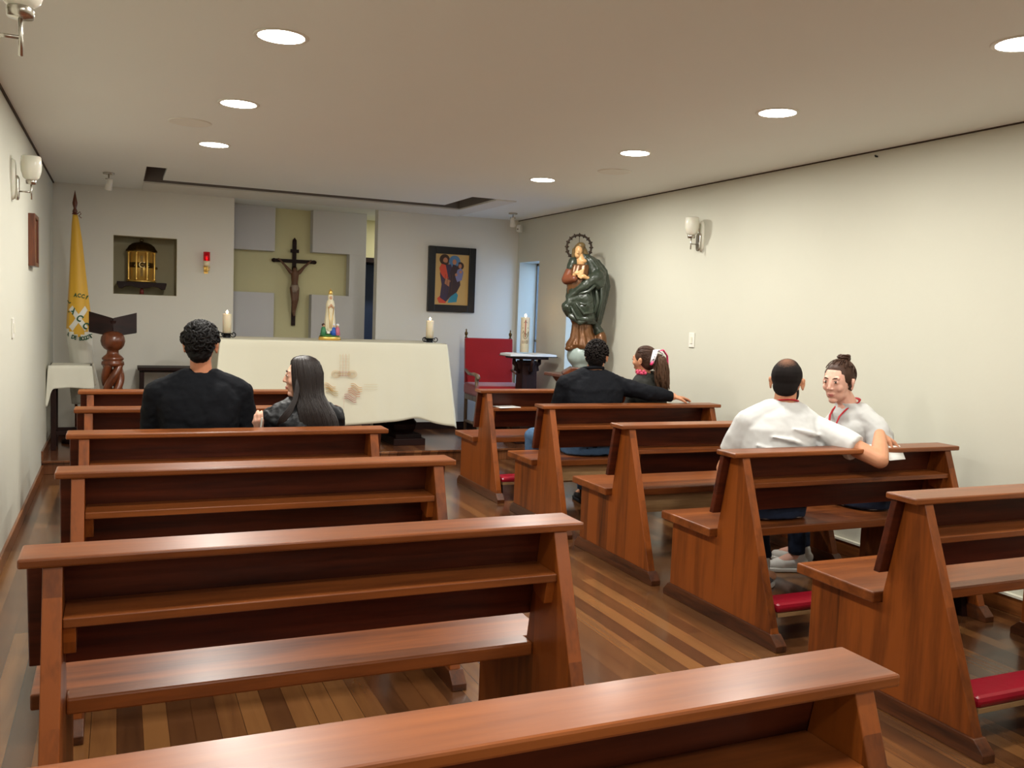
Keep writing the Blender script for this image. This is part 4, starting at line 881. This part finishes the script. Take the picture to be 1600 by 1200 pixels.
def person(loc, label, sp):
    t = thing('person', label, 'person', loc); O = Vector(loc)
    V = lambda p: Vector(p)-O
    skin = MB(); hs = sp.get('hs', 1.)
    spine = [(V(p), w, d, lat) for p, w, d, lat in sp['spine']]
    neck = V(sp['neck']); hc = V(sp['head'])
    skin.loft(torso_rings(spine, 0, .84)); skin.cap(V(sp['spine'][-1][0])-Vector((0, 0, .05)), neck, .07, .055)
    h = head_prims(skin, hc, sp['fwd'], sp.get('up', (0, 0, 1)), hs, neck, sp.get('jaw', 1.), sp.get('nr', .052))
    A = sp.get('arm_r', (.050, .040, .028))
    for arm in sp['arms']:
        s_, e_, w_ = V(arm['s']), V(arm['e']), V(arm['w'])
        mid = (e_*.62+w_*.38)
        skin.chain([s_, e_], [A[0], A[1]]); skin.chain([e_, mid, w_], [A[1], A[1]*1.0, A[2]])
        hand_prims(skin, w_, arm['d'], arm['n'], arm.get('side', 1), sp.get('hands', 1.), arm.get('curl', .5))
    for lg in sp['legs']:
        skin.chain([V(lg[0]), V(lg[1]), V(lg[2])], [.072, .052, .036]); skin.chain([V(lg[2]), V(lg[3])], [.036, .03])
    build('body', skin, sp['skin'], t, remesh=sp.get('vox', .005), smooth=4, sfac=.5)
    # upper garment
    b = MB(); b.loft(torso_rings(spine, .006, 1.))
    G = sp.get('grow', .014)
    for arm in sp['arms']:
        s_, e_, w_ = V(arm['s']), V(arm['e']), V(arm['w']); c_ = V(sp['spine'][-2][0]); cc = s_*.35+c_*.65
        b.cap(cc, s_, .075, A[0]+G+.004)
        if sp['sleeve'] == 'long':
            m1 = e_*.5+w_*.5; wend = e_*.04+w_*.96
            sleeve(b, [s_, (s_+e_)/2, e_, m1, wend], [A[0]+G, A[0]+G-.004, A[1]+G+.002, A[1]+G-.004, A[2]+G-.002])
        else:
            q = sp.get('sl_end', .72); m1 = s_*(1-q)+e_*q
            sleeve(b, [s_, s_*(1-q/2)+e_*(q/2), m1], [A[0]+G+.004, A[0]+G+.006, A[1]+G+.012])
    for cr_pts in sp.get('creases', []): b.tube([V(p) for p in cr_pts], [.006]+[.015]*(len(cr_pts)-2)+[.006], 8)
    for c_, r_ in sp.get('extra', []): b.ell(V(c_), r_)
    build(sp['top_name'], b, sp['top'], t, remesh=.007, smooth=sp.get('ssm', 6), disp=sp.get('folds', [(.12, .022), (.04, .008)]))
    # trousers
    b = MB(); b.loft(torso_rings(spine[:2], .010, 1.02)); 
    for lg in sp['legs']:
        b.chain([V(lg[0]), V(lg[1])], [.092, .070]); b.cap(V(lg[1]), V(lg[1])*.5+V(lg[2])*.5, .068, .058); b.tube([V(lg[1]), V(lg[1])*.5+V(lg[2])*.5, V(lg[2])*.97+V(lg[1])*.03], [.066, .058, .052], 16)
    build('trousers', b, sp['bottom'], t, remesh=.009, smooth=3, disp=[(.07, .012)])
    for i, lg in enumerate(sp['legs']):
        a, c = V(lg[2]), V(lg[3]); d = (c-a); d.z = 0; d.normalize(); lat = Vector((-d.y, d.x, 0)); zf = -O.z+.0
        def Q(x, y, z): return Vector((a.x, a.y, 0))+d*x+lat*y+Vector((0, 0, z+zf))
        so = bpy.data.objects.new('shoe', None); C.objects.link(so); so.parent = t
        m_ = sp['shoes'][i % len(sp['shoes'])]
        b = MB(); b.cap(Q(-.04, 0, .055), Q(.02, 0, .058), .036, .038); b.cap(Q(.02, 0, .06), Q(.12, 0, .042), .040, .038); b.cap(Q(.10, .004, .04), Q(.17, .0, .034), .040, .028); b.cap(Q(-.02, 0, .06), Q(-.015, 0, .10), .040, .040)
        build('upper', b, m_, so, remesh=.007, smooth=3)
        b = MB(); out = [(-.082, .0), (-.072, .034), (-.02, .040), (.06, .042), (.13, .048), (.185, .034), (.205, 0), (.185, -.034), (.13, -.046), (.06, -.038), (-.02, -.038), (-.072, -.034)]
        b.loft([[Q(x, y, z) for x, y in out][::1] for z in (.002, .026)], True, False); build('sole', b, M_sole if m_ != M_shoeb else M_blk, so, bevel=.006)
    return t, h, V
def clumps(h, n, m_, t, seed=1, L=.03, r=.007, region=None, s=1., curl=1., name='hair_curls', c=(0, -.020, .030), R=(.079, .098, .094)):
    rg = random.Random(seed); b = MB(); k = 0
    while k < n:
        th = rg.uniform(-PI, PI); z = rg.uniform(-.75, 1); q = math.sqrt(max(0, 1-z*z)); p = Vector((q*math.sin(th), q*math.cos(th), z))
        if region and not region(p): continue
        k += 1
        P0 = Vector((c[0]+p.x*R[0], c[1]+p.y*R[1], c[2]+p.z*R[2])); tn = p.cross(Vector((rg.uniform(-1, 1), rg.uniform(-1, 1), rg.uniform(-1, 1)))).normalized(); bn = p.cross(tn)
        pts = []; rs = []
        for j in range(6):
            u = j/5; a = u*2.6*curl
            pts.append(h @ ((P0+tn*L*.5*math.sin(a)+bn*L*.35*(1-math.cos(a))+p*(.002+.008*math.sin(u*PI)))*s)); rs.append(r*s*(.7+.5*math.sin(u*PI))*rg.uniform(.8, 1.1))
        b.tube(pts, rs, 7)
    return build(name, b, m_, t)
def cap_hair(h, m_, t, s=1., extra=(), name='hair', vox=.005, disp=None, top=.112, nape=-.075):
    b = MB(); b.ell((0, -.024, .034), (.081, .096, .088)); b.ell((0, -.052, -.020), (.066, .058, .060)); b.ell((0, -.02, .060), (.068, .084, .066))
    for e in extra: b.ell(*e)
    b.v = [tuple(h @ (Vector(p)*s)) for p in b.v]
    return build(name, b, m_, t, remesh=vox, smooth=9, disp=disp)

X = (1, 0, 0)
# ---- man in black shirt, left pew
def legs_fwd(x, y, spread, foot_y, z=.0, hipw=.095, kx=0.):
    return [((x+s*hipw, y, .565), (x+s*spread+kx, y+.42, .545), (x+s*spread+kx, foot_y, .10), (x+s*spread+s*.02+kx, foot_y+.13, .05)) for s in (-1, 1)]
x, y = .395, 4.955
sp = dict(spine=[((x, y, .48), .175, .115, X), ((x, y-.01, .62), .175, .115, X), ((x-.003, y-.015, .78), .175, .115, X), ((x-.006, y-.02, .92), .198, .118, X), ((x-.004, y-.01, 1.02), .215, .112, X), ((x, y, 1.09), .185, .09, X), ((x+.004, y+.01, 1.135), .115, .068, X), ((x+.005, y+.018, 1.155), .070, .058, X)],
    neck=(x+.006, y+.02, 1.15), head=(x+.004, y+.035, 1.292), fwd=(.22, 1, -.04), skin=SK_A, jaw=1.0,
    arms=[dict(s=(x-.205, y+.0, 1.045), e=(x-.245, y+.06, .77), w=(x-.12, y+.27, .66), d=(.5, .8, -.1), n=(0, .1, 1), side=1, curl=.5), dict(s=(x+.205, y+.0, 1.045), e=(x+.25, y+.05, .77), w=(x+.12, y+.26, .66), d=(-.5, .8, -.1), n=(0, .1, 1), side=-1, curl=.5)],
    legs=legs_fwd(x, y, .15, 5.50), sleeve='long', top=M_blackcloth, top_name='shirt', bottom=M_jean, shoes=[M_shoeb], arm_r=(.054, .042, .029), folds=[(.10, .020), (.035, .007)])
t, h, V = person((x, y, 0), 'seated man in a black long-sleeved shirt with wavy black hair and glasses, seen from behind', sp)
cap_hair(h, M_hblack, t, 1.0, [((0, -.06, -.04), (.058, .048, .05))], disp=[(.02, .012)])
clumps(h, 900, M_hblack, t, 3, .034, .0042, lambda p: not (p.y > .45 and p.z < .5) and p.z > -.65-.1*p.y and not (abs(p.x) > .72 and p.z < .05))
clumps(h, 170, M_hblack, t, 8, .060, .0060, lambda p: not (p.y > .45 and p.z < .5) and p.z > -.2 and not (abs(p.x) > .72 and p.z < .15), name='wavy_locks', R=(.080, .099, .090))
b = MB(); g = [h @ Vector(p) for p in ((-.078, -.02, .018), (-.076, .04, .018), (-.064, .092, .014))]; b.tube(g, .0016, 6); g = [h @ Vector(p) for p in ((.078, -.02, .018), (.076, .04, .018), (.064, .092, .014))]; b.tube(g, .0016, 6)
for sx in (-1, 1): b.tube([h @ Vector((sx*.034+.026*math.cos(a), .095, .012+.019*math.sin(a))) for a in [2*PI*j/20 for j in range(21)]], .0015, 6)
build('glasses', b, mat('grey_metal_glasses', S(90, 90, 100), .3, .8), t); face_parts(t, h, 1., M_hblack)
b = MB(); c = V((x+.004, y+.012, 1.152)); b.tube([c+Vector((.070*math.cos(a), .058*math.sin(a), .004+.008*math.sin(a))) for a in [2*PI*j/30 for j in range(31)]], .006, 8); build('collar', b, M_blackcloth, t)

# ---- woman with long dark hair, left pew
x, y = .945, 4.985; LT = (1, .22, 0)
sp = dict(spine=[((x, y, .48), .165, .115, LT), ((x, y-.01, .60), .150, .105, LT), ((x, y-.015, .72), .155, .105, LT), ((x, y-.02, .82), .178, .112, LT), ((x-.003, y-.01, .89), .185, .104, LT), ((x-.006, y, .94), .150, .082, LT), ((x-.012, y+.01, .975), .090, .065, LT), ((x-.016, y+.015, .99), .058, .052, LT)],
    neck=(x-.02, y+.01, .99), head=(x-.018, y+.02, 1.125), fwd=(-1, .12, .02), skin=SK_B, hs=.96, jaw=.92, nr=.044,
    arms=[dict(s=(x-.165, y-.01, .90), e=(x-.215, y+.06, .67), w=(x-.245, y-.01, .835), d=(-.15, -.35, .6), n=(-.2, -1, .2), side=1, curl=1.3), dict(s=(x+.165, y+.02, .90), e=(x+.20, y+.08, .66), w=(x+.07, y+.27, .63), d=(-.5, .8, -.1), n=(0, .1, 1), side=-1, curl=.5)],
    legs=legs_fwd(x, y, .10, 5.48), sleeve='long', top=M_puffer, top_name='jacket', bottom=M_blk, shoes=[M_shoeb], arm_r=(.046, .036, .024), grow=.022, hands=.9, folds=[(.06, .026)])
t, h, V = person((x, y, 0), 'seated woman in a black puffer jacket with long straight dark hair, face in profile', sp)
face_parts(t, h, .96)
def long_hair(t, rings, m_, a0, a1, n, seed, f, l, r=.0042, name='hair', wav=.004):
    """rings: (centre, radius along f, radius along l); strands follow angles a0..a1 measured from f"""
    rg = random.Random(seed); f = Vector(f).normalized(); l = Vector(l).normalized(); b = MB()
    def P(a, u, k=1.):
        q = u*(len(rings)-1); i = min(int(q), len(rings)-2); w = q-i; w = w*w*(3-2*w)*.5+w*.5
        c = Vector(rings[i][0])*(1-w)+Vector(rings[i+1][0])*w; rf = rings[i][1]*(1-w)+rings[i+1][1]*w; rl = rings[i][2]*(1-w)+rings[i+1][2]*w
        return c+f*math.cos(a)*rf*k+l*math.sin(a)*rl*k
    N = 48; b.loft([[P(a0+(a1-a0)*j/N, i/30, .975) for j in range(N+1)]+[P(a1-(a1-a0)*j/N, i/30, .86) for j in range(N+1)] for i in range(31)][::-1], True, True)
    for k in range(n):
        a = a0+(a1-a0)*(k+rg.uniform(0, 1))/n; ph = rg.uniform(0, 6.28); end = rg.uniform(.94, 1.02); off = rg.uniform(.965, 1.0)
        pts = [P(a+wav/.1*math.sin(5*u+ph)*.3*u, min(1, u*end), off+.012*math.sin(7*u+ph)) for u in [j/16 for j in range(17)]]
        b.tube([V(p) for p in pts] if False else pts, [r*(.6 if u == 0 else 1.)*(1-.45*u) for u in [j/16 for j in range(17)]], 5)
    return build(name, b, m_, t)
hc = V(sp['head'])
RG = [(hc+Vector((.015, 0, .124)), .010, .010), (hc+Vector((.013, 0, .120)), .034, .030), (hc+Vector((.010, -.0, .108)), .066, .056), (hc+Vector((.012, -.0, .086)), .090, .078), (hc+Vector((.022, 0, .03)), .098, .098), (hc+Vector((.024, -.005, -.03)), .096, .098), (hc+Vector((.03, -.02, -.09)), .092, .092), (hc+Vector((.045, -.06, -.14)), .10, .088), (hc+Vector((.055, -.09, -.18)), .112, .072), (hc+Vector((.065, -.115, -.23)), .118, .050), (hc+Vector((.07, -.128, -.275)), .118, .036), (hc+Vector((.07, -.130, -.31)), .110, .028)]
f_ = Vector((-1, .12, 0)).normalized(); l_ = Vector((-.12, -1, 0)).normalized()     # l_ points to the viewer's side
long_hair(t, RG, M_hdk, math.radians(40), math.radians(320), 340, 5, f_, l_)
b = MB(); rg = random.Random(2)
for k in range(26):
    p0 = hc+Vector((-.035+.012*rg.random(), -.078, .0)); q = rg.uniform(-.012, .012)
    pts = [hc+Vector((-.030+q*.5, -.078, .02)), hc+Vector((-.036+q, -.090, -.05)), hc+Vector((-.05+q, -.112, -.11)), hc+Vector((-.085+q, -.135, -.17-q)), hc+Vector((-.125+q, -.140, -.22-q)), hc+Vector((-.14+q, -.12, -.27))]
    b.tube(pts, [.003, .004, .004, .0035, .003, .0015], 5)
build('front_lock', b, M_hdk, t)
b = MB(); b.cap(V((.705, 4.935, .862)), V((.708, 4.92, .915)), .006, .004); tag(build('white_pen', b, M_whitep, loc=t.location), 'white pen held up in the hand of the long-haired woman', 'pen')

# ---- man in dark jacket, right pew
x, y = 3.325, 6.04; LT = (1, -.10, 0)
sp = dict(spine=[((x, y, .48), .20, .135, LT), ((x, y-.01, .62), .20, .14, LT), ((x, y-.015, .76), .205, .145, LT), ((x-.003, y-.02, .88), .232, .145, LT), ((x-.004, y-.015, .98), .245, .130, LT), ((x, y, 1.055), .195, .10, LT), ((x+.01, y+.01, 1.10), .125, .078, LT), ((x+.015, y+.02, 1.125), .080, .068, LT)],
    neck=(x+.03, y+.02, 1.10), head=(x+.052, y+.03, 1.218), fwd=(.62, .78, -.05), skin=SK_C, nr=.060, jaw=1.08,
    arms=[dict(s=(x-.225, y+.0, 1.0), e=(x-.27, y+.07, .72), w=(x-.13, y+.28, .62), d=(.5, .8, -.1), n=(0, .1, 1), side=1), dict(s=(x+.22, y-.03, .995), e=(x+.42, y-.17, .955), w=(x+.60, y-.215, .935), d=(1, .06, -.12), n=(0, 0, 1), side=1, curl=.35)],
    legs=[((x-.10, y, .57), (3.035, y+.40, .56), (3.04, 6.45, .10), (3.02, 6.58, .05)), ((x+.10, y, .57), (x+.18, y+.42, .56), (x+.18, 6.42, .10), (x+.2, 6.55, .05))], sleeve='long', top=M_navy, top_name='jacket', bottom=M_jean2, shoes=[M_shoeb], arm_r=(.058, .046, .030), folds=[(.13, .026), (.04, .008)], vox=.006)
t, h, V = person((x, y, 0), 'broad man in a dark jacket with one arm stretched along the pew back', sp)
cap_hair(h, M_hblack, t, 1.03, [((0, -.05, -.045), (.060, .046, .042))], disp=[(.015, .008)])
clumps(h, 520, mat('brown_black_hair', S(26, 20, 18), .7, spec=.2, noise_amt=.3, nscale=50), t, 9, .016, .0050, lambda p: not (p.y > .5 and p.z < .5) and p.z > -.72 and not (abs(p.x) > .8 and p.z < -.2), 1.03, .6, 'short_hair_tufts')
b = MB(); c = V((x+.015, y+.016, 1.122)); b.tube([c+Vector((.080*math.cos(a), .066*math.sin(a), .008+.012*math.sin(a)*-1)) for a in [2*PI*j/30 for j in range(31)]], .013, 8); build('collar', b, M_navy, t)

# ---- girl with ponytail
x, y = 3.865, 6.09; LT = (1, .35, 0)
sp = dict(spine=[((x, y, .48), .13, .10, LT), ((x, y, .60), .125, .09, LT), ((x, y-.01, .74), .13, .095, LT), ((x+.02, y-.01, .90), .160, .10, LT), ((x+.02, y-.005, .985), .165, .092, LT), ((x+.01, y, 1.04), .130, .072, LT), ((x-.01, y+.01, 1.070), .080, .058, LT), ((x-.025, y+.01, 1.085), .054, .048, LT)],
    neck=(x-.03, y+.01, 1.06), head=(x-.045, y+.02, 1.192), fwd=(-.48, .87, -.04), skin=SK_C, hs=.95, jaw=.9, nr=.042,
    arms=[dict(s=(x-.115, y-.02, .985), e=(x-.17, y+.06, .72), w=(x-.06, y+.25, .63), d=(.5, .8, -.1), n=(0, .1, 1), side=1), dict(s=(x+.15, y+.05, .985), e=(x+.17, y+.1, .72), w=(x+.06, y+.27, .63), d=(-.5, .8, -.1), n=(0, .1, 1), side=-1)],
    legs=legs_fwd(x, y, .09, 6.46), sleeve='long', top=M_olive, top_name='jacket', bottom=M_blk, shoes=[M_shoew], arm_r=(.042, .034, .023), hands=.85, folds=[(.07, .014)])
t, h, V = person((x, y, 0), 'girl in a dark jacket, brown ponytail tied with a pink and white bow', sp)
face_parts(t, h, .95)
cap_hair(h, M_hbrown, t, .955, [((0, -.04, .02), (.078, .086, .088))], vox=.004)
b = MB(); rg = random.Random(4)     # combed strands towards the tie
tie = h @ (Vector((.0, -.112, .058))*.955)
for k in range(150):
    a = rg.uniform(-PI, PI); zz = rg.uniform(-.35, 1); q = math.sqrt(1-zz*zz); p = Vector((q*math.sin(a), q*math.cos(a), zz))
    if p.y > .62 or (p.y > .2 and p.z < .15): continue
    pts = []
    for j in range(9):
        u = j/8; d = (p*(1-u)+Vector((0, -.96, .30))*u); d.normalize(); pts.append(h @ (Vector((d.x*.084, -.024+d.y*.098, .034+d.z*.092))*.955))
    b.tube(pts, .0028, 5)
build('combed_hair', b, M_hbrown, t)
b = MB()
T = tie+Vector((0, 0, .0)); ax = Vector((.35, -.85, 0)).normalized()
for k in range(170):
    a = rg.uniform(0, 6.28); r0 = rg.uniform(.1, 1)**.5; lx, ly = r0*math.cos(a), r0*math.sin(a); ln = rg.uniform(.85, 1.05); pts = []; rs = []
    for j in range(13):
        u = j/12*ln; wd = .016+.068*math.sin(min(1, u*1.2)*PI*.62)*(1-.35*u); sw = .012*math.sin(u*7+k*.05)
        c = T+ax*(.030*math.sin(min(1, u*3)*PI/2))+Vector((.035*u+sw, -.03*u, .02*math.sin(u*PI)*.8-.27*u*u*.6-.27*u*.4))
        pts.append(c+Vector((lx*wd*.9, ly*wd*.55, 0))); rs.append(.0045*(1-.5*u))
    b.tube(pts, rs, 5)
build('ponytail', b, mat('chestnut_brown_hair', S(82, 56, 38), .5, noise_amt=.4, nscale=40), t)
M_pink = mat('pink_ribbon', S(224, 60, 110), .5); M_wrib = mat('white_black_ribbon', S(220, 214, 220), .5); M_blkr = mat('black_print', S(30, 26, 30), .6)
b = MB(); b.mi = 0
b.tube([T+Vector((.01, -.02, .02)), T+Vector((.05, -.03, .035)), T+Vector((.09, -.03, -.01)), T+Vector((.10, -.03, -.08)), T+Vector((.092, -.03, -.14))], [.012, .020, .018, .016, .012], 8, True, .25)
b.mi = 1; b.tube([T+Vector((.015, -.03, .035)), T+Vector((-.03, -.05, .03)), T+Vector((-.055, -.06, -.03)), T+Vector((-.065, -.055, -.07))], [.014, .026, .022, .018], 8, True, .3)
b.tube([T+Vector((.0, -.03, .03)), T+Vector((.04, -.045, .01)), T+Vector((.035, -.05, -.02))], [.01, .02, .014], 8, True, .4)
b.mi = 0; b.tube([T+Vector((-.060, -.058, -.055)), T+Vector((-.072, -.056, -.085))], [.020, .017], 8, True, .35)
b.mi = 2
for k in range(4): b.tube([T+Vector((-.012-.014*k, -.066-.002*k, .03-.022*k)), T+Vector((-.030-.012*k, -.070, .022-.022*k))], .004, 5)
build('hair_bow', b, [M_pink, M_wrib, M_blkr], t)
b = MB(); c = V((x-.03, y+.005, 1.10)); 
for k in range(9):
    a = PI-.3+k*.17; b.ell(c+Vector((.068*math.cos(a), .06*math.sin(a), .0+.01*math.sin(k*2))), (.014, .014, .014))
build('neck_scarf', b, mat('pink_white_print', S(200, 70, 100), .7, noise_amt=.6, nscale=60), t)

# ---- man in white t-shirt
x, y = 3.31, 3.885; LT = (1, -.14, 0)
sp = dict(spine=[((x-.03, y+.0, .48), .185, .13, LT), ((x-.03, y-.01, .60), .190, .135, LT), ((x-.035, y-.015, .74), .195, .14, LT), ((x-.03, y-.02, .86), .212, .140, LT), ((x-.01, y-.015, .96), .226, .125, LT), ((x+.015, y, 1.03), .190, .10, LT), ((x+.035, y+.01, 1.075), .120, .075, LT), ((x+.045, y+.015, 1.098), .074, .062, LT)],
    neck=(x+.048, y+.015, 1.09), head=(x+.068, y+.028, 1.205), fwd=(.76, .65, -.04), skin=SK_C, hs=1.07, jaw=1.05, nr=.056,
    arms=[dict(s=(x-.195, y+.02, .985), e=(x-.25, y+.12, .72), w=(x-.10, y+.30, .62), d=(.5, .8, -.1), n=(0, .1, 1), side=1), dict(s=(x+.205, y-.045, .965), e=(3.640, 3.475, .835), w=(3.80, 3.640, .945), d=(.62, -.30, -.42), n=(.35, -.1, .8), side=1, curl=.8)],
    legs=[((x-.12, y, .57), (x-.02, y+.40, .545), (x+.02, 4.02, .10), (x+.20, 4.10, .05)), ((x+.07, y, .57), (x+.20, y+.42, .545), (x+.26, 4.25, .10), (x+.33, 4.36, .05))],
    sleeve='short', sl_end=.66, top=M_tee, top_name='t_shirt', bottom=M_jean, shoes=[M_shoeg, M_shoew], arm_r=(.056, .045, .030), folds=[(.16, .020), (.045, .004)], vox=.0045, creases=[((x-.20, y-0.109, .80), (x-.10, y-0.166, .775), (x+.02, y-0.172, .72)), ((x-.22, y-0.099, .88), (x-.12, y-0.164, .85), (x, y-0.174, .80), (x+.06, y-0.172, .77)), ((x-.16, y-0.139, .93), (x-.04, y-0.164, .91), (x+.08, y-0.164, .87)), ((x-.02, y-0.149, .97), (x+.08, y-0.159, .945), (x+.17, y-0.144, .93)), ((x+.20, y-0.124, .93), (x+.17, y-0.149, .87), (x+.15, y-0.154, .78)), ((x-.20, y-0.104, .72), (x-.10, y-0.162, .69), (x+.05, y-0.164, .66))])
t, h, V = person((x, y, 0), 'balding man in a white T-shirt with his elbow hooked over the pew back', sp)
face_parts(t, h, 1., M_hblack)
# short cropped hair with thinning crown
nm = bpy.data.materials.new('cropped_black_hair_thinning_crown'); nm.use_nodes = True; nt = nm.node_tree; bs = nt.nodes['Principled BSDF']; bs.inputs['Roughness'].default_value = .85; bs.inputs['Specular IOR Level'].default_value = .2
tc = nt.nodes.new('ShaderNodeTexCoord'); cr_ = h @ Vector((0, -.070, .124))
vm = nt.nodes.new('ShaderNodeVectorMath'); vm.operation = 'DISTANCE'; vm.inputs[1].default_value = tuple(cr_); nt.links.new(tc.outputs['Object'], vm.inputs[0])
nz = nt.nodes.new('ShaderNodeTexNoise'); nz.inputs['Scale'].default_value = 160; nt.links.new(tc.outputs['Object'], nz.inputs['Vector'])
ma = nt.nodes.new('ShaderNodeMath'); ma.operation = 'MULTIPLY_ADD'; nt.links.new(nz.outputs['Fac'], ma.inputs[0]); ma.inputs[1].default_value = .05; nt.links.new(vm.outputs['Value'], ma.inputs[2])
rp = nt.nodes.new('ShaderNodeValToRGB'); rp.color_ramp.elements[0].position = .036; rp.color_ramp.elements[0].color = S(118, 84, 66); rp.color_ramp.elements[1].position = .085; rp.color_ramp.elements[1].color = S(26, 21, 20)
nt.links.new(ma.outputs[0], rp.inputs[0]); nt.links.new(rp.outputs[0], bs.inputs['Base Color'])
cap_hair(h, nm, t, 1.035, [((0, -.045, -.035), (.062, .050, .040))], vox=.004)
b = MB(); b.ell((0, .042, -.078), (.050, .044, .036)); b.ell((.05, .02, -.055), (.010, .03, .035)); b.ell((-.05, .02, -.055), (.010, .03, .035)); b.v = [tuple(h @ (Vector(p)*1.07)) for p in b.v]; build('beard', b, M_hblack, t, remesh=.004, smooth=2)
def lanyard(t, V, c, rx, ry, front, name='lanyard', chest=(.05, .10, .135, .17)):
    b = MB(); c = V(c); f = Vector(front).normalized(); l = Vector((f.y, -f.x, 0))
    b.tube([c+l*rx*math.sin(a)-f*ry*math.cos(a)+Vector((0, 0, .010*math.cos(a)-.012*(1-math.cos(a)))) for a in [-2.2+4.4*j/26 for j in range(27)]], .0085, 8, True, .35)
    for s in (-1, 1):
        p = c+l*rx*math.sin(2.2*s)-f*ry*math.cos(2.2)+Vector((0, 0, .010*math.cos(2.2)-.012*(1-math.cos(2.2))))
        b.tube([p, p+f*chest[0]-l*s*.006+Vector((0, 0, -.035)), c+f*chest[1]+l*s*.035+Vector((0, 0, -.09)), c+f*chest[2]+l*s*.022+Vector((0, 0, -.16)), c+f*chest[3]+l*s*.006+Vector((0, 0, -.27))], .0075, 8, True, .35)
    return build(name, b, M_lany, t)
lanyard(t, V, (x+.045, y+.012, 1.106), .070, .062, (.3, 1, 0))

# ---- woman in white t-shirt, turned towards him
x, y = 4.0, 3.98; F = Vector((-1, -.05, 0)).normalized(); LT = (-F.y, F.x, 0); LT = (F.y, -F.x, 0)
sp = dict(spine=[((x+.03, y, .48), .175, .14, LT), ((x+.035, y, .60), .165, .13, LT), ((x+.04, y, .72), .165, .125, LT), ((x+.035, y, .83), .175, .125, LT), ((x-.0, y-.005, .93), .180, .118, LT), ((x-.045, y-.01, 1.005), .150, .10, LT), ((x-.090, y-.01, 1.055), .095, .078, LT), ((x-.118, y-.01, 1.085), .064, .062, LT)], extra=[((x-.135, y-.005, 1.0), (.075, .10, .075)), ((x-.12, y-.005, .93), (.10, .13, .10))],
    neck=(x-.125, y-.01, 1.08), head=(x-.200, y-.005, 1.200), fwd=(-.965, -.33, -.14), up=(-.12, -.05, 1), skin=SK_D, hs=1.04, jaw=1.02, nr=.050,
    arms=[dict(s=(x-.03, y-.155, .945), e=(x-.02, y-.215, .76), w=(x-.19, y-.20, .70), d=(-1, 0, -.1), n=(0, 0, 1), side=1), dict(s=(x-.05, y+.15, .945), e=(x-.06, y+.22, .72), w=(x-.22, y+.12, .62), d=(-.8, -.3, -.1), n=(0, 0, 1), side=-1)],
    legs=[((x+.0, y-.07, .57), (x-.19, y+.28, .555), (x-.15, y+.30, .10), (x-.25, y+.34, .05)), ((x+.02, y+.10, .57), (x-.02, y+.46, .555), (x+.0, y+.42, .10), (x-.06, y+.53, .05))],
    sleeve='short', sl_end=.78, top=M_tee, top_name='t_shirt', bottom=M_jean, shoes=[M_shoew], arm_r=(.050, .040, .027), hands=.9, folds=[(.13, .024), (.045, .008)], vox=.0035)
t, h, V = person((x, y, 0), 'woman in a white T-shirt with hair in a bun looking back towards the viewer', sp)
face_parts(t, h, 1.04)
s = 1.04
cap_hair(h, M_hbrown, t, s*.975, [((0, -.03, .048), (.079, .090, .076))], vox=.0035)
b = MB(); rg = random.Random(11)
for k in range(240):
    a = rg.uniform(-PI, PI); zz = rg.uniform(-.45, 1); q = math.sqrt(1-zz*zz); p = Vector((q*math.sin(a), q*math.cos(a), zz))
    if p.y > .66 or (p.y > .30 and p.z < .45) or (p.y > -.1 and p.z < .05): continue
    pts = []
    for j in range(9):
        u = j/8; d = (p*(1-u)+Vector((0, -.55, .84))*u); d.normalize(); pts.append(h @ (Vector((d.x*.083, -.024+d.y*.097, .038+d.z*.090))*s))
    b.tube(pts, rg.uniform(.0018, .0032), 5)
build('combed_hair', b, M_hbrown, t)
b = MB(); bc = h @ (Vector((0, -.062, .122))*s)
for k in range(46):
    a = rg.uniform(0, 6.28); r0 = rg.uniform(.014, .036); z0 = rg.uniform(-.018, .022)
    b.tube([bc+Vector((r0*math.cos(a+j*.35), r0*math.sin(a+j*.35), z0+.004*math.sin(j))) for j in range(9)], .0055, 6)
build('hair_bun', b, M_hbrown, t)
b = MB(); b.tube([bc+Vector((.022*math.cos(a), .022*math.sin(a), -.014)) for a in [2*PI*j/20 for j in range(21)]], .006, 6); build('hair_tie', b, mat('beige_hair_tie', S(200, 160, 120), .7), t)
lanyard(t, V, (x-.112, y-.01, 1.098), .060, .056, F, chest=(.045, .105, .125, .15))
# paper held over the pew back
t = thing('paper_sheet', 'folded white paper drooping over the pew back under the hand of the man in white', 'paper', (3.78, 3.55, .889))
b = MB(); rings = []
for i in range(9):
    u = i/8; y_ = .075-.155*u; dz = -.0-(max(0, u-.55)*.135)
    rings.append([(-.085+.02*u, y_+.01, dz), (.14-.07*u, y_+.03, dz), (.14-.07*u, y_+.03, dz+.0015), (-.085+.02*u, y_+.01, dz+.0015)])
b.loft(rings, True, True); build('sheet', b, M_paper, t)
